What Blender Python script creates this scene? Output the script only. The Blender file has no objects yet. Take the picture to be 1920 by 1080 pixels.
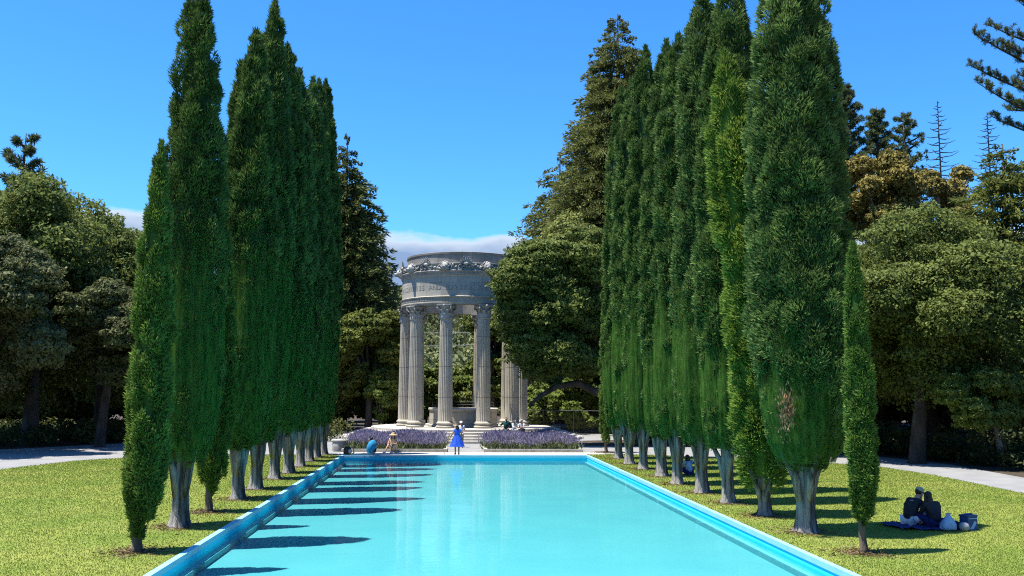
import bpy, math, random
import numpy as np
from mathutils import Vector, Matrix

# ------------------------------------------------------------------ camera, light, exposure
SC = bpy.context.scene
COL = SC.collection
FPX, CAM_H = 1750.0, 3.5                       # focal length in px of a 1920 px wide frame, eye height
PITCH = math.atan(195 / FPX)
YAW = math.atan(124 / FPX * math.cos(PITCH))
ROLL = math.radians(.3)
cF = np.array([math.sin(YAW) * math.cos(PITCH), math.cos(YAW) * math.cos(PITCH), math.sin(PITCH)])
cR = np.array([math.cos(YAW), -math.sin(YAW), 0.0]); cU = np.cross(cR, cF)
cR, cU = cR * math.cos(ROLL) + cU * math.sin(ROLL), cU * math.cos(ROLL) - cR * math.sin(ROLL)
cam = bpy.data.cameras.new('camera'); camo = bpy.data.objects.new('camera', cam); COL.objects.link(camo)
camo.matrix_world = Matrix(((cR[0], cU[0], -cF[0], 0), (cR[1], cU[1], -cF[1], 0), (cR[2], cU[2], -cF[2], CAM_H), (0, 0, 0, 1)))
cam.sensor_width = 36; cam.lens = FPX / 1920 * 36; cam.clip_start = .1; cam.clip_end = 6000
SC.camera = camo

SUN_EL, SUN_AZ = math.radians(72.5), math.radians(192)     # azimuth of the direction TO the sun, from +X anticlockwise
sun_dir = Vector((math.cos(SUN_EL) * math.cos(SUN_AZ), math.cos(SUN_EL) * math.sin(SUN_AZ), math.sin(SUN_EL)))
sun = bpy.data.lights.new('sun', 'SUN'); sun.energy = 5.0; sun.angle = math.radians(.5); sun.color = (1, .955, .88)
suno = bpy.data.objects.new('sun', sun); COL.objects.link(suno)
suno.rotation_euler = (-sun_dir).to_track_quat('-Z', 'Y').to_euler(); suno.location = (-30, 0, 60)

W = bpy.data.worlds.new('World'); SC.world = W; W.use_nodes = True
wn, wl = W.node_tree.nodes, W.node_tree.links
wn.clear()
def wnode(t, **kw):
    n = wn.new(t)
    for k, v in kw.items(): setattr(n, k, v)
    return n
def wmath(op, a, b=None, clamp=False):
    n = wnode('ShaderNodeMath', operation=op, use_clamp=clamp)
    for i, v in enumerate((a, b)):
        if v is None: continue
        if isinstance(v, (int, float)): n.inputs[i].default_value = v
        else: wl.new(v, n.inputs[i])
    return n.outputs[0]
sky = wnode('ShaderNodeTexSky', sky_type='NISHITA', sun_disc=False, sun_elevation=SUN_EL, sun_rotation=math.radians(90) - SUN_AZ,
            altitude=150, air_density=1.0, dust_density=.5, ozone_density=2.6)
hs = wnode('ShaderNodeHueSaturation'); hs.inputs['Saturation'].default_value = 1.22; hs.inputs['Hue'].default_value = .503
wl.new(sky.outputs[0], hs.inputs['Color'])
tn_ = wnode('ShaderNodeMix', data_type='RGBA', blend_type='MULTIPLY'); tn_.inputs['Factor'].default_value = 1; tn_.inputs['B'].default_value = (.40, .80, 1.08, 1)
wl.new(hs.outputs[0], tn_.inputs['A'])      # the clear saturated azure of the day
tc = wnode('ShaderNodeTexCoord'); sx = wnode('ShaderNodeSeparateXYZ'); wl.new(tc.outputs['Generated'], sx.inputs[0])
el = wmath('MULTIPLY', wmath('ARCSINE', sx.outputs[2]), 57.296)
az = wmath('MULTIPLY', wmath('ARCTAN2', sx.outputs[0], sx.outputs[1]), 57.296)
mp = wnode('ShaderNodeMapping'); mp.inputs['Scale'].default_value = (16, 16, 40); wl.new(tc.outputs['Generated'], mp.inputs[0])
nz = wnode('ShaderNodeTexNoise'); nz.inputs['Scale'].default_value = 1.0; nz.inputs['Detail'].default_value = 6; wl.new(mp.outputs[0], nz.inputs['Vector'])
# a low fog bank on the ridge: its upper edge wanders with direction
bump = wmath('MULTIPLY', wmath('SUBTRACT', nz.outputs['Fac'], .5), 2.2)
edge = wmath('ADD', wmath('ADD', 9.7, bump), wmath('MULTIPLY', wmath('MAXIMUM', wmath('MULTIPLY', wmath('ADD', az, 2), -1.0), -10.0), .035))
dd = wmath('SUBTRACT', edge, el)
mask = wmath('MULTIPLY', dd, 2.2, clamp=True)
mask = wmath('MULTIPLY', mask, .93)
white = wmath('SUBTRACT', 1.0, wmath('MULTIPLY', dd, .75, clamp=True))
cc = wnode('ShaderNodeMix', data_type='RGBA'); cc.inputs['A'].default_value = (1.15, 1.6, 2.5, 1); cc.inputs['B'].default_value = (3.7, 4.0, 4.3, 1)
wl.new(white, cc.inputs['Factor'])
cm = wnode('ShaderNodeMix', data_type='RGBA'); wl.new(mask, cm.inputs['Factor']); wl.new(tn_.outputs['Result'], cm.inputs['A']); wl.new(cc.outputs['Result'], cm.inputs['B'])
bg = wnode('ShaderNodeBackground'); bg.inputs['Strength'].default_value = .115; wl.new(cm.outputs['Result'], bg.inputs['Color'])
wo = wnode('ShaderNodeOutputWorld'); wl.new(bg.outputs[0], wo.inputs['Surface'])

vs = SC.view_settings; vs.view_transform = 'Standard'; vs.look = 'None'; vs.exposure = 1.15; vs.gamma = 1; vs.use_curve_mapping = False
cy = SC.cycles; cy.max_bounces = 6; cy.diffuse_bounces = 3; cy.glossy_bounces = 3; cy.transparent_max_bounces = 12; cy.transmission_bounces = 4
cy.use_denoising = False; cy.filter_width = 1.1; cy.caustics_reflective = False; cy.caustics_refractive = False; cy.sample_clamp_indirect = 4

# ------------------------------------------------------------------ helpers: materials
def newmat(name):
    m = bpy.data.materials.new(name); m.use_nodes = True
    nt = m.node_tree; b = nt.nodes['Principled BSDF']
    return m, nt, b
def mixrgb(nt, fac, a, b, mode='MIX'):
    n = nt.nodes.new('ShaderNodeMix'); n.data_type = 'RGBA'; n.blend_type = mode
    for s, v in (('Factor', fac), ('A', a), ('B', b)):
        if isinstance(v, (int, float)): n.inputs[s].default_value = v
        elif isinstance(v, tuple): n.inputs[s].default_value = (*v[:3], 1)
        else: nt.links.new(v, n.inputs[s])
    return n.outputs['Result']
def noise(nt, scale, detail=4, stretch=None, coord='Object', rough=.55):
    t = nt.nodes.new('ShaderNodeTexCoord'); v = t.outputs[coord]
    if stretch:
        mp = nt.nodes.new('ShaderNodeMapping'); mp.inputs['Scale'].default_value = stretch; nt.links.new(v, mp.inputs[0]); v = mp.outputs[0]
    n = nt.nodes.new('ShaderNodeTexNoise'); n.inputs['Scale'].default_value = scale; n.inputs['Detail'].default_value = detail
    n.inputs['Roughness'].default_value = rough
    nt.links.new(v, n.inputs['Vector']); return n.outputs['Fac']
def ramp(nt, v, p0, p1):
    r = nt.nodes.new('ShaderNodeMapRange'); r.inputs['From Min'].default_value = p0; r.inputs['From Max'].default_value = p1
    nt.links.new(v, r.inputs['Value']); return r.outputs['Result']
def addbump(nt, b, h, strength=.4, dist=.05):
    n = nt.nodes.new('ShaderNodeBump'); n.inputs['Strength'].default_value = strength; n.inputs['Distance'].default_value = dist
    nt.links.new(h, n.inputs['Height']); nt.links.new(n.outputs[0], b.inputs['Normal'])
def mat(name, c1, c2=None, scale=4, rough=.8, bump=.0, stretch=None, detail=5, lo=.35, hi=.65, spec=.3, dist=.03, metal=0):
    m, nt, b = newmat(name)
    b.inputs['Roughness'].default_value = rough; b.inputs['Specular IOR Level'].default_value = spec; b.inputs['Metallic'].default_value = metal
    n = noise(nt, scale, detail, stretch)
    nt.links.new(mixrgb(nt, ramp(nt, n, lo, hi), c1, c2 or tuple(x * .8 for x in c1)), b.inputs['Base Color'])
    if bump: addbump(nt, b, noise(nt, scale * 3, 5, stretch), bump, dist)
    return m
def leafmat(name, dark, light, trans=.25, var=.25, rough=.55, patch=None):
    m, nt, b = newmat(name)
    at = nt.nodes.new('ShaderNodeAttribute'); at.attribute_name = 'tint'
    c = mixrgb(nt, at.outputs['Fac'], dark, light)
    oi = nt.nodes.new('ShaderNodeObjectInfo')
    hsv = nt.nodes.new('ShaderNodeHueSaturation'); nt.links.new(c, hsv.inputs['Color'])
    nt.links.new(ramp(nt, oi.outputs['Random'], -1.0 / var, 1.0 / var) if False else oi.outputs['Random'], hsv.inputs['Fac'])
    hsv.inputs['Hue'].default_value = .494; hsv.inputs['Saturation'].default_value = .94; hsv.inputs['Value'].default_value = 1 + var
    nt.links.new(hsv.outputs[0], b.inputs['Base Color'])
    b.inputs['Roughness'].default_value = rough; b.inputs['Specular IOR Level'].default_value = .08
    tr = nt.nodes.new('ShaderNodeBsdfTranslucent'); nt.links.new(hsv.outputs[0], tr.inputs['Color'])
    mx = nt.nodes.new('ShaderNodeMixShader'); mx.inputs['Fac'].default_value = trans
    nt.links.new(b.outputs[0], mx.inputs[1]); nt.links.new(tr.outputs[0], mx.inputs[2])
    nt.links.new(mx.outputs[0], nt.nodes['Material Output'].inputs['Surface'])
    return m

# ------------------------------------------------------------------ helpers: objects and meshes
def tag(o, label=None, cat=None, group=None, kind=None):
    if label: o['label'] = label
    if cat: o['category'] = cat
    if group: o['group'] = group
    if kind: o['kind'] = kind
    return o
def empty(name, loc, rz=0.0):
    o = bpy.data.objects.new(name, None); COL.objects.link(o); o.location = loc; o.rotation_euler = (0, 0, rz); o.empty_display_size = .2
    return o
def mesh_np(name, V, Q, m, parent=None, tint=None, smooth=False, mats=None, mi=None):
    V = np.asarray(V, dtype=np.float32).reshape(-1, 3); Q = np.asarray(Q, dtype=np.int32)
    k = Q.shape[1]; n = len(Q)
    me = bpy.data.meshes.new(name)
    me.vertices.add(len(V)); me.vertices.foreach_set('co', V.ravel())
    me.loops.add(n * k); me.loops.foreach_set('vertex_index', Q.ravel())
    me.polygons.add(n); me.polygons.foreach_set('loop_start', np.arange(n, dtype=np.int32) * k)
    if tint is not None:
        a = me.attributes.new('tint', 'FLOAT', 'POINT'); a.data.foreach_set('value', np.asarray(tint, dtype=np.float32))
    for mm in (mats or [m]): me.materials.append(mm)
    if mi is not None: me.polygons.foreach_set('material_index', np.asarray(mi, dtype=np.int32))
    if smooth: me.polygons.foreach_set('use_smooth', np.ones(n, dtype=bool))
    me.update(calc_edges=True)
    o = bpy.data.objects.new(name, me); COL.objects.link(o)
    if parent: o.parent = parent
    return o
class MB:
    """collects shapes and links them as one mesh object"""
    def __init__(s): s.v = []; s.f = []; s.uv = []
    def add(s, V, F):
        b = len(s.v); s.v += [tuple(map(float, p)) for p in V]; s.f += [tuple(i + b for i in f) for f in F]
    def box(s, c, d, rz=0.0, taper=1.0):
        x, y, z = d[0] / 2, d[1] / 2, d[2] / 2; P = []
        for sz in (-1, 1):
            t = taper if sz > 0 else 1
            for sx_, sy_ in ((-1, -1), (1, -1), (1, 1), (-1, 1)):
                a, b_ = sx_ * x * t, sy_ * y * t
                P.append((c[0] + a * math.cos(rz) - b_ * math.sin(rz), c[1] + a * math.sin(rz) + b_ * math.cos(rz), c[2] + sz * z))
        s.add(P, [(3, 2, 1, 0), (4, 5, 6, 7), (0, 1, 5, 4), (1, 2, 6, 5), (2, 3, 7, 6), (3, 0, 4, 7)])
    def tube(s, pts, rad, n=8, cap=True):
        pts = [np.array(p, float) for p in pts]; P = []; F = []
        ref = None
        for i, p in enumerate(pts):
            a = pts[min(i + 1, len(pts) - 1)] - pts[max(i - 1, 0)]; a = a / (np.linalg.norm(a) + 1e-9)
            if ref is None:
                ref = np.array([1, 0, 0]) if abs(a[0]) < .8 else np.array([0, 1, 0])
            u = np.cross(a, ref); u /= np.linalg.norm(u) + 1e-9; w = np.cross(u, a); ref = w
            r = rad[i] if hasattr(rad, '__len__') else rad
            for k in range(n):
                t = 2 * math.pi * k / n; P.append(p + r * (math.cos(t) * w + math.sin(t) * u))
        for i in range(len(pts) - 1):
            for k in range(n): F.append((i * n + k, i * n + (k + 1) % n, (i + 1) * n + (k + 1) % n, (i + 1) * n + k))
        if cap: F += [tuple(range(n))[::-1], tuple(range((len(pts) - 1) * n, len(pts) * n))]
        s.add(P, F)
    def lathe(s, prof, n=32, c=(0, 0, 0), a0=0.0, a1=2 * math.pi, closed=True, fn=None, sx=1, sy=1):
        """prof: list of (r, z) from bottom to top"""
        full = abs(a1 - a0 - 2 * math.pi) < 1e-6; m = n if full else n + 1; P = []; F = []
        for r, z in prof:
            for k in range(m):
                t = a0 + (a1 - a0) * k / n; q = r * (fn(t, z) if fn else 1)
                P.append((c[0] + q * math.cos(t) * sx, c[1] + q * math.sin(t) * sy, c[2] + z))
        for i in range(len(prof) - 1):
            for k in range(n): F.append((i * m + k, i * m + (k + 1) % m, (i + 1) * m + (k + 1) % m, (i + 1) * m + k))
        if closed and full:
            if prof[0][0] > 1e-4: F.append(tuple(range(m))[::-1])
            if prof[-1][0] > 1e-4: F.append(tuple(range((len(prof) - 1) * m, len(prof) * m)))
        s.add(P, F)
    def ball(s, c, r, n=12, m=8, jitter=0.0, rng=None):
        r = r if hasattr(r, '__len__') else (r, r, r); P = []; F = []
        for i in range(m + 1):
            ph = math.pi * i / m
            for k in range(n):
                t = 2 * math.pi * k / n; j = 1 + (rng.uniform(-jitter, jitter) if rng else 0)
                P.append((c[0] + r[0] * j * math.sin(ph) * math.cos(t), c[1] + r[1] * j * math.sin(ph) * math.sin(t), c[2] - r[2] * j * math.cos(ph)))
        for i in range(m):
            for k in range(n): F.append((i * n + k, i * n + (k + 1) % n, (i + 1) * n + (k + 1) % n, (i + 1) * n + k))
        s.add(P, F)
    def build(s, name, m, parent=None, smooth=False, uv=None, bevel=0):
        me = bpy.data.meshes.new(name); me.from_pydata(s.v, [], s.f); me.materials.append(m)
        if uv:
            l = me.uv_layers.new(name='UVMap')
            for lp in me.loops: l.data[lp.index].uv = uv(me.vertices[lp.vertex_index].co)
        if smooth:
            me.polygons.foreach_set('use_smooth', np.ones(len(me.polygons), dtype=bool))
        me.update()
        o = bpy.data.objects.new(name, me); COL.objects.link(o)
        if parent: o.parent = parent
        if smooth and smooth != 'all':
            me.set_sharp_from_angle(angle=math.radians(smooth if isinstance(smooth, (int, float)) and not isinstance(smooth, bool) else 50))
        return o
def flat(name, poly, z, m, kind='structure'):
    """a ground sheet with a thin edge"""
    me = bpy.data.meshes.new(name); me.from_pydata([(x, y, z) for x, y in poly], [], [tuple(range(len(poly)))]); me.materials.append(m); me.update()
    o = bpy.data.objects.new(name, me); COL.objects.link(o); o['kind'] = kind
    return o
def unit(v): return v / (np.linalg.norm(v, axis=-1, keepdims=True) + 1e-9)
def sprays(P, D, L, Wd, rng, belly=.42):
    """one rhombic quad per point: base P, direction D, length L, half-width Wd"""
    n = len(P); r = rng.normal(size=(n, 3)); S = unit(np.cross(D, r)) * Wd[:, None]
    M = P + D * (L * belly)[:, None]
    V = np.stack([P, M + S, P + D * L[:, None], M - S], 1).reshape(-1, 3)
    return V, np.arange(4 * n, dtype=np.int32).reshape(-1, 4)
def leaves(P, N, size, rng):
    """one leaf clump quad per point, facing roughly along N"""
    n = len(P); N = unit(N); r = rng.normal(size=(n, 3)); A = unit(np.cross(N, r)); B = np.cross(N, A)
    s = size[:, None]; k = rng.uniform(.45, .8, (n, 1))
    V = np.stack([P - A * s, P - B * s * k + N * s * .2, P + A * s, P + B * s * k - N * s * .15], 1).reshape(-1, 3)
    return V, np.arange(4 * n, dtype=np.int32).reshape(-1, 4)

# ------------------------------------------------------------------ materials
M = {}
M['soil'] = mat('leaf_litter', (.075, .055, .035), (.03, .024, .016), 1.3, .95, .5, lo=.3, hi=.7)
def lawn_material():
    m, nt, b = newmat('lawn_turf')
    n1 = noise(nt, .35, 4); n2 = noise(nt, 3.2, 5); n3 = noise(nt, 60, 3)
    c = mixrgb(nt, ramp(nt, n1, .35, .65), (.085, .155, .016), (.25, .255, .058))
    c = mixrgb(nt, ramp(nt, n2, .3, .75), c, (.17, .20, .038))
    c = mixrgb(nt, ramp(nt, n3, .1, .5), (.12, .16, .024), c)
    nt.links.new(c, b.inputs['Base Color']); b.inputs['Roughness'].default_value = .9; b.inputs['Specular IOR Level'].default_value = .15
    addbump(nt, b, n2, .3, .03); return m
M['lawn'] = lawn_material()
M['grass'] = leafmat('grass_blade', (.11, .175, .018), (.215, .25, .052), .35, .1)
M['asphalt'] = mat('pale_path_paving', (.23, .228, .22), (.185, .183, .178), .8, .85, .25, detail=8, dist=.01)
M['concrete'] = mat('deck_concrete', (.38, .355, .32), (.32, .30, .27), .7, .8, .2, detail=8, dist=.01)
def _joint(m, step):
    nt = m.node_tree; b = nt.nodes['Principled BSDF']; src = b.inputs['Base Color'].links[0].from_socket
    tc_ = nt.nodes.new('ShaderNodeTexCoord'); sp_ = nt.nodes.new('ShaderNodeSeparateXYZ'); nt.links.new(tc_.outputs['Object'], sp_.inputs[0])
    pp = nt.nodes.new('ShaderNodeMath'); pp.operation = 'PINGPONG'; pp.inputs[1].default_value = step; nt.links.new(sp_.outputs[0], pp.inputs[0])
    lt = nt.nodes.new('ShaderNodeMath'); lt.operation = 'LESS_THAN'; lt.inputs[1].default_value = .014; nt.links.new(pp.outputs[0], lt.inputs[0])
    nt.links.new(mixrgb(nt, lt.outputs[0], src, (.16, .15, .135)), b.inputs['Base Color'])
_joint(M['concrete'], 1.15)
M['kerb'] = mat('kerb_stone', (.42, .40, .34), (.28, .27, .23), 3, .85, .4, dist=.02)
M['pool_floor'] = mat('pool_floor_paint', (.105, .40, .485), (.092, .37, .46), .5, .6, 0, detail=6)
M['pool_wall'] = mat('pool_wall_paint', (.05, .66, .88), (.045, .60, .82), .9, .85, 0, stretch=(1, 1, 4), detail=6, spec=.05)
M['coping'] = mat('coping_paint', (.26, .52, .62), (.21, .46, .58), 1.5, .5, .1, detail=7, dist=.01)
M['bark'] = mat('cypress_bark', (.29, .27, .245), (.05, .042, .036), 6, .95, 1.0, stretch=(1, 1, .12), lo=.42, hi=.62, dist=.08)
M['bark_young'] = mat('young_bark', (.16, .12, .085), (.06, .045, .035), 8, .95, .8, stretch=(1, 1, .2), dist=.03)
M['bark_dark'] = mat('oak_bark', (.085, .07, .055), (.035, .03, .024), 3, .95, .9, stretch=(1, 1, .3), dist=.06)
M['bark_pale'] = mat('pale_bark', (.30, .25, .20), (.12, .10, .085), 2.5, .95, .8, stretch=(1, 1, .3), dist=.05)
M['cyp'] = leafmat('cypress_foliage', (.020, .054, .013), (.165, .245, .058), .24)  # wide tone range puts sunlit highlights and shaded gaps into the colour
M['cyp_young'] = leafmat('young_cypress_foliage', (.034, .082, .013), (.165, .255, .040), .26)
M['cyp_gold'] = leafmat('golden_cypress_foliage', (.07, .145, .013), (.21, .295, .036), .3, .1)
M['oak'] = leafmat('oak_leaves', (.044, .070, .016), (.19, .225, .052), .34)
M['oak_grey'] = leafmat('grey_oak_leaves', (.042, .058, .020), (.155, .168, .068), .28)
M['oak_olive'] = leafmat('olive_leaves', (.046, .070, .015), (.20, .22, .047), .34)
M['bright'] = leafmat('bright_leaves', (.06, .10, .016), (.20, .25, .05), .35)
M['madrone'] = leafmat('russet_leaves', (.10, .095, .025), (.33, .26, .065), .25)
M['redwood'] = leafmat('redwood_needles', (.065, .068, .018), (.165, .19, .050), .28)
M['redwood_dark'] = leafmat('dark_redwood_needles', (.036, .052, .015), (.14, .16, .045), .24)
M['pine'] = leafmat('pine_needles', (.035, .06, .02), (.16, .19, .08), .25)
M['hillwood'] = leafmat('hill_leaves', (.07, .09, .035), (.19, .20, .075), .2)
M['undergrowth'] = leafmat('undergrowth_leaves', (.018, .03, .010), (.10, .11, .03), .25)
M['lav_leaf'] = leafmat('lavender_leaves', (.07, .09, .035), (.20, .23, .11), .2)
M['lav_bloom'] = leafmat('lavender_flowers', (.155, .135, .22), (.34, .305, .405), .2, .05)
def net_material():
    m, nt, b = newmat('green_netting')
    b.inputs['Base Color'].default_value = (.03, .17, .055, 1); b.inputs['Roughness'].default_value = .9; b.inputs['Specular IOR Level'].default_value = .0
    n = noise(nt, 9.0, 7, (1, 1, .10))
    nt.links.new(mixrgb(nt, ramp(nt, n, .35, .65), (.025, .070, .012), (.074, .145, .026)), b.inputs['Base Color'])
    t = nt.nodes.new('ShaderNodeBsdfTransparent'); mx = nt.nodes.new('ShaderNodeMixShader')
    r = ramp(nt, noise(nt, 16.0, 7, (1, 1, .22)), .32, .68); r.node.inputs['To Min'].default_value = .30; r.node.inputs['To Max'].default_value = .80
    at = nt.nodes.new('ShaderNodeAttribute'); at.attribute_name = 'tint'      # the net thins out towards its ragged upper end
    fd = nt.nodes.new('ShaderNodeMath'); fd.operation = 'MULTIPLY'; nt.links.new(r, fd.inputs[0]); nt.links.new(at.outputs['Fac'], fd.inputs[1])
    nt.links.new(fd.outputs[0], mx.inputs['Fac']); nt.links.new(t.outputs[0], mx.inputs[1]); nt.links.new(b.outputs[0], mx.inputs[2])
    nt.links.new(mx.outputs[0], nt.nodes['Material Output'].inputs['Surface']); return m
M['net'] = net_material()
def stone(name, c1, c2, block=None, dirt=.5, size=(1.25, .55)):
    """weathered pale stone, with block joints when it has a UV map in metres"""
    m, nt, b = newmat(name)
    b.inputs['Roughness'].default_value = .85; b.inputs['Specular IOR Level'].default_value = .25
    c = mixrgb(nt, ramp(nt, noise(nt, .9, 6), .35, .65), c1, c2)
    c = mixrgb(nt, ramp(nt, noise(nt, 2.2, 7, (1, 1, .35)), .5, .8), c, tuple(x * dirt for x in c1))
    h = noise(nt, 25, 4)
    if block:
        uv = nt.nodes.new('ShaderNodeTexCoord'); br = nt.nodes.new('ShaderNodeTexBrick')
        nt.links.new(uv.outputs['UV'], br.inputs['Vector']); br.inputs['Scale'].default_value = 1; br.inputs['Brick Width'].default_value = size[0]
        br.inputs['Row Height'].default_value = size[1]; br.inputs['Mortar Size'].default_value = .012; br.inputs['Bias'].default_value = 0
        br.inputs['Color1'].default_value = (.86, .86, .86, 1); br.inputs['Color2'].default_value = (1.08, 1.07, 1.05, 1); br.inputs['Mortar'].default_value = (.5, .48, .45, 1)
        c = mixrgb(nt, 1.0, c, br.outputs['Color'], 'MULTIPLY')
    nt.links.new(c, b.inputs['Base Color']); addbump(nt, b, h, .25, .02)
    return m
M['stone'] = stone('temple_stone', (.40, .365, .295), (.33, .30, .245), None, .62)
M['stone_block'] = stone('temple_block_stone', (.39, .365, .30), (.335, .315, .262), True, .72)
M['stone_attic'] = stone('attic_stone', (.27, .255, .225), (.19, .18, .16), True, .5, (.95, 2.0))
M['stone_dark'] = stone('weathered_stone', (.40, .385, .34), (.22, .21, .19), None, .35)
M['letter'] = mat('incised_letter', (.25, .235, .205), (.21, .20, .175), 4)  # raised letters; darker stone tone stands in for shade in cut lettering
M['step'] = stone('step_stone', (.44, .41, .36), (.36, .335, .295), None, .75)
M['metal'] = mat('dark_metal', (.05, .05, .048), (.035, .035, .035), 8, .5, spec=.5)
M['wire'] = mat('cable', (.30, .30, .29), None, 3, .6)
M['skin'] = mat('skin', (.52, .30, .21), (.46, .26, .18), 6, .55, spec=.4)
M['skin_tan'] = mat('tan_skin', (.34, .19, .125), (.30, .165, .11), 6, .55, spec=.4)
M['hair'] = mat('dark_hair', (.018, .014, .012), (.035, .026, .02), 20, .5, .4, stretch=(1, 1, .2))
M['hair_brown'] = mat('brown_hair', (.075, .035, .02), (.035, .018, .012), 20, .5, .4, stretch=(1, 1, .2))
def cloth(name, c, c2=None): return mat(name, c, c2 or tuple(x * .75 for x in c), 7, .85, .35, dist=.03)
M['blue'] = cloth('cobalt_cloth', (.02, .10, .62), (.012, .055, .42))
M['white'] = cloth('white_cloth', (.72, .73, .76))
M['cream'] = cloth('cream_cloth', (.70, .55, .36), (.62, .47, .29))
M['teal'] = cloth('teal_towel', (.025, .26, .46), (.015, .19, .37))
M['black'] = cloth('black_cloth', (.016, .016, .02), (.028, .028, .034))
M['navy'] = cloth('navy_blanket', (.012, .02, .12), (.008, .012, .06))
M['dgreen'] = cloth('dark_green_cloth', (.012, .07, .06))
M['pale'] = cloth('pale_shirt', (.55, .66, .74))
M['grey'] = cloth('grey_cloth', (.30, .31, .32))
M['khaki'] = cloth('khaki_cloth', (.42, .38, .27), (.34, .31, .22))
M['straw'] = mat('straw_hat', (.62, .46, .26), (.50, .36, .19), 30, .8, .5, dist=.01)
M['plastic'] = mat('plastic_bag', (.32, .44, .60), (.24, .35, .50), 6, .45, .6, spec=.5, dist=.05)
M['cooler'] = mat('cooler_fabric', (.02, .05, .14), (.03, .07, .19), 6, .6, .2, dist=.02)
M['cooler_print'] = mat('cooler_print', (.25, .42, .62), (.18, .32, .52), 6, .5)

# ------------------------------------------------------------------ ground, lawn, paths, pool
PX0, PX1, PY0, PY1 = -5.62, 8.0, 3.0, 52.15          # outer faces of the pool coping
gv = [(-1500, -60), (PX0, -60), (PX1, -60), (1500, -60)]
ys = [-60, PY0, PY1, 2600]
V = [(x, y, -.03) for y in ys for x in (-1500, PX0, PX1, 1500)]
F = [(r * 4 + c, r * 4 + c + 1, r * 4 + c + 5, r * 4 + c + 4) for r in range(3) for c in range(3) if not (r == 1 and c == 1)]
me = bpy.data.meshes.new('ground'); me.from_pydata(V, [], F); me.materials.append(M['soil'])
g = bpy.data.objects.new('ground', me); COL.objects.link(g); g['kind'] = 'structure'

LAWN_L = [(PX0, -6), (PX0, 52.15), (-7.4, 52.9), (-11.5, 52.9), (-14.2, 52.0), (-16.4, 50.6), (-18.2, 48.4), (-19.5, 43.2), (-20.6, 36), (-21.5, 26), (-22, -6)]
LAWN_R = [(PX1, -6), (19.5, -6), (20.2, 20), (20.65, 32.5), (21.3, 40), (21.0, 44.6), (19.6, 46.7), (17.7, 48.2), (13.7, 51.4), (11.3, 52.9), (9.2, 53.3), (PX1, 53.0)]
flat('lawn', LAWN_L, 0, M['lawn']); flat('lawn', LAWN_R, 0, M['lawn'])
flat('path', LAWN_L[1:-1][::-1] + [(PX0, 55.2), (-7, 55.2), (-7, 66), (-14, 66.5), (-21, 64.8), (-26, 57.7), (-28.5, 44), (-29.5, 26)][:0] +
     [(-5.9, 55.3), (-6.4, 66.5), (-14, 66.8), (-21, 64.6), (-26, 57.4), (-28.3, 44), (-29, 26)], -.012, M['asphalt'])
flat('path', [(20.2, 20), (20.65, 32.5), (21.3, 40), (21.0, 44.6), (19.6, 46.7), (17.7, 48.2), (13.7, 51.4), (11.3, 52.9), (9.2, 53.3), (9.2, 62), (15, 61), (20.6, 56.5), (24.3, 52.2), (25.4, 46), (24.6, 38.5), (23.6, 30), (23.2, 20)], -.012, M['asphalt'])
flat('plaza', [(-5.9, 55.31), (9.2, 55.31), (9.2, 68), (14, 70), (14, 86), (-10, 86), (-10, 67), (-6.4, 66.5)], -.008, M['asphalt'])
flat('pool_deck', [(PX0 - .3, PY1), (PX1 + .05, PY1), (PX1 + .05, 53.0), (9.2, 53.3), (9.2, 55.3), (-5.9, 55.3), (-5.9, 53.0)], .004, M['concrete'])
b_ = MB()                                               # slab joints of the deck
pool = empty('reflecting_pool', (1.19, 27, 0))
tag(pool, kind='structure')
def loc(x, y): return x - 1.19, y - 27
def pbox(mb, x0, x1, y0, y1, z0, z1):
    mb.box(((x0 + x1) / 2 - 1.19, (y0 + y1) / 2 - 27, (z0 + z1) / 2), (x1 - x0, y1 - y0, z1 - z0))
CW, ZF, ZW = .145, -.48, -.185
c = MB()
pbox(c, PX0, PX0 + CW, PY0, PY1, -.09, .035); pbox(c, PX1 - CW, PX1, PY0, PY1, -.09, .035)
pbox(c, PX0 + CW, PX1 - CW, PY1 - CW, PY1, -.09, .034); pbox(c, PX0 + CW, PX1 - CW, PY0, PY0 + CW, -.09, .034)
c.build('coping', M['coping'], pool)
w = MB(); I = .02
pbox(w, PX0 + .02, PX0 + CW - I, PY0 + .02, PY1 - .02, ZF - .2, -.09); pbox(w, PX1 - CW + I, PX1 - .02, PY0 + .02, PY1 - .02, ZF - .2, -.09)
pbox(w, PX0 + CW - I, PX1 - CW + I, PY1 - CW + I, PY1 - .02, ZF - .2, -.09); pbox(w, PX0 + CW - I, PX1 - CW + I, PY0 + .02, PY0 + CW - I, ZF - .2, -.09)
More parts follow.
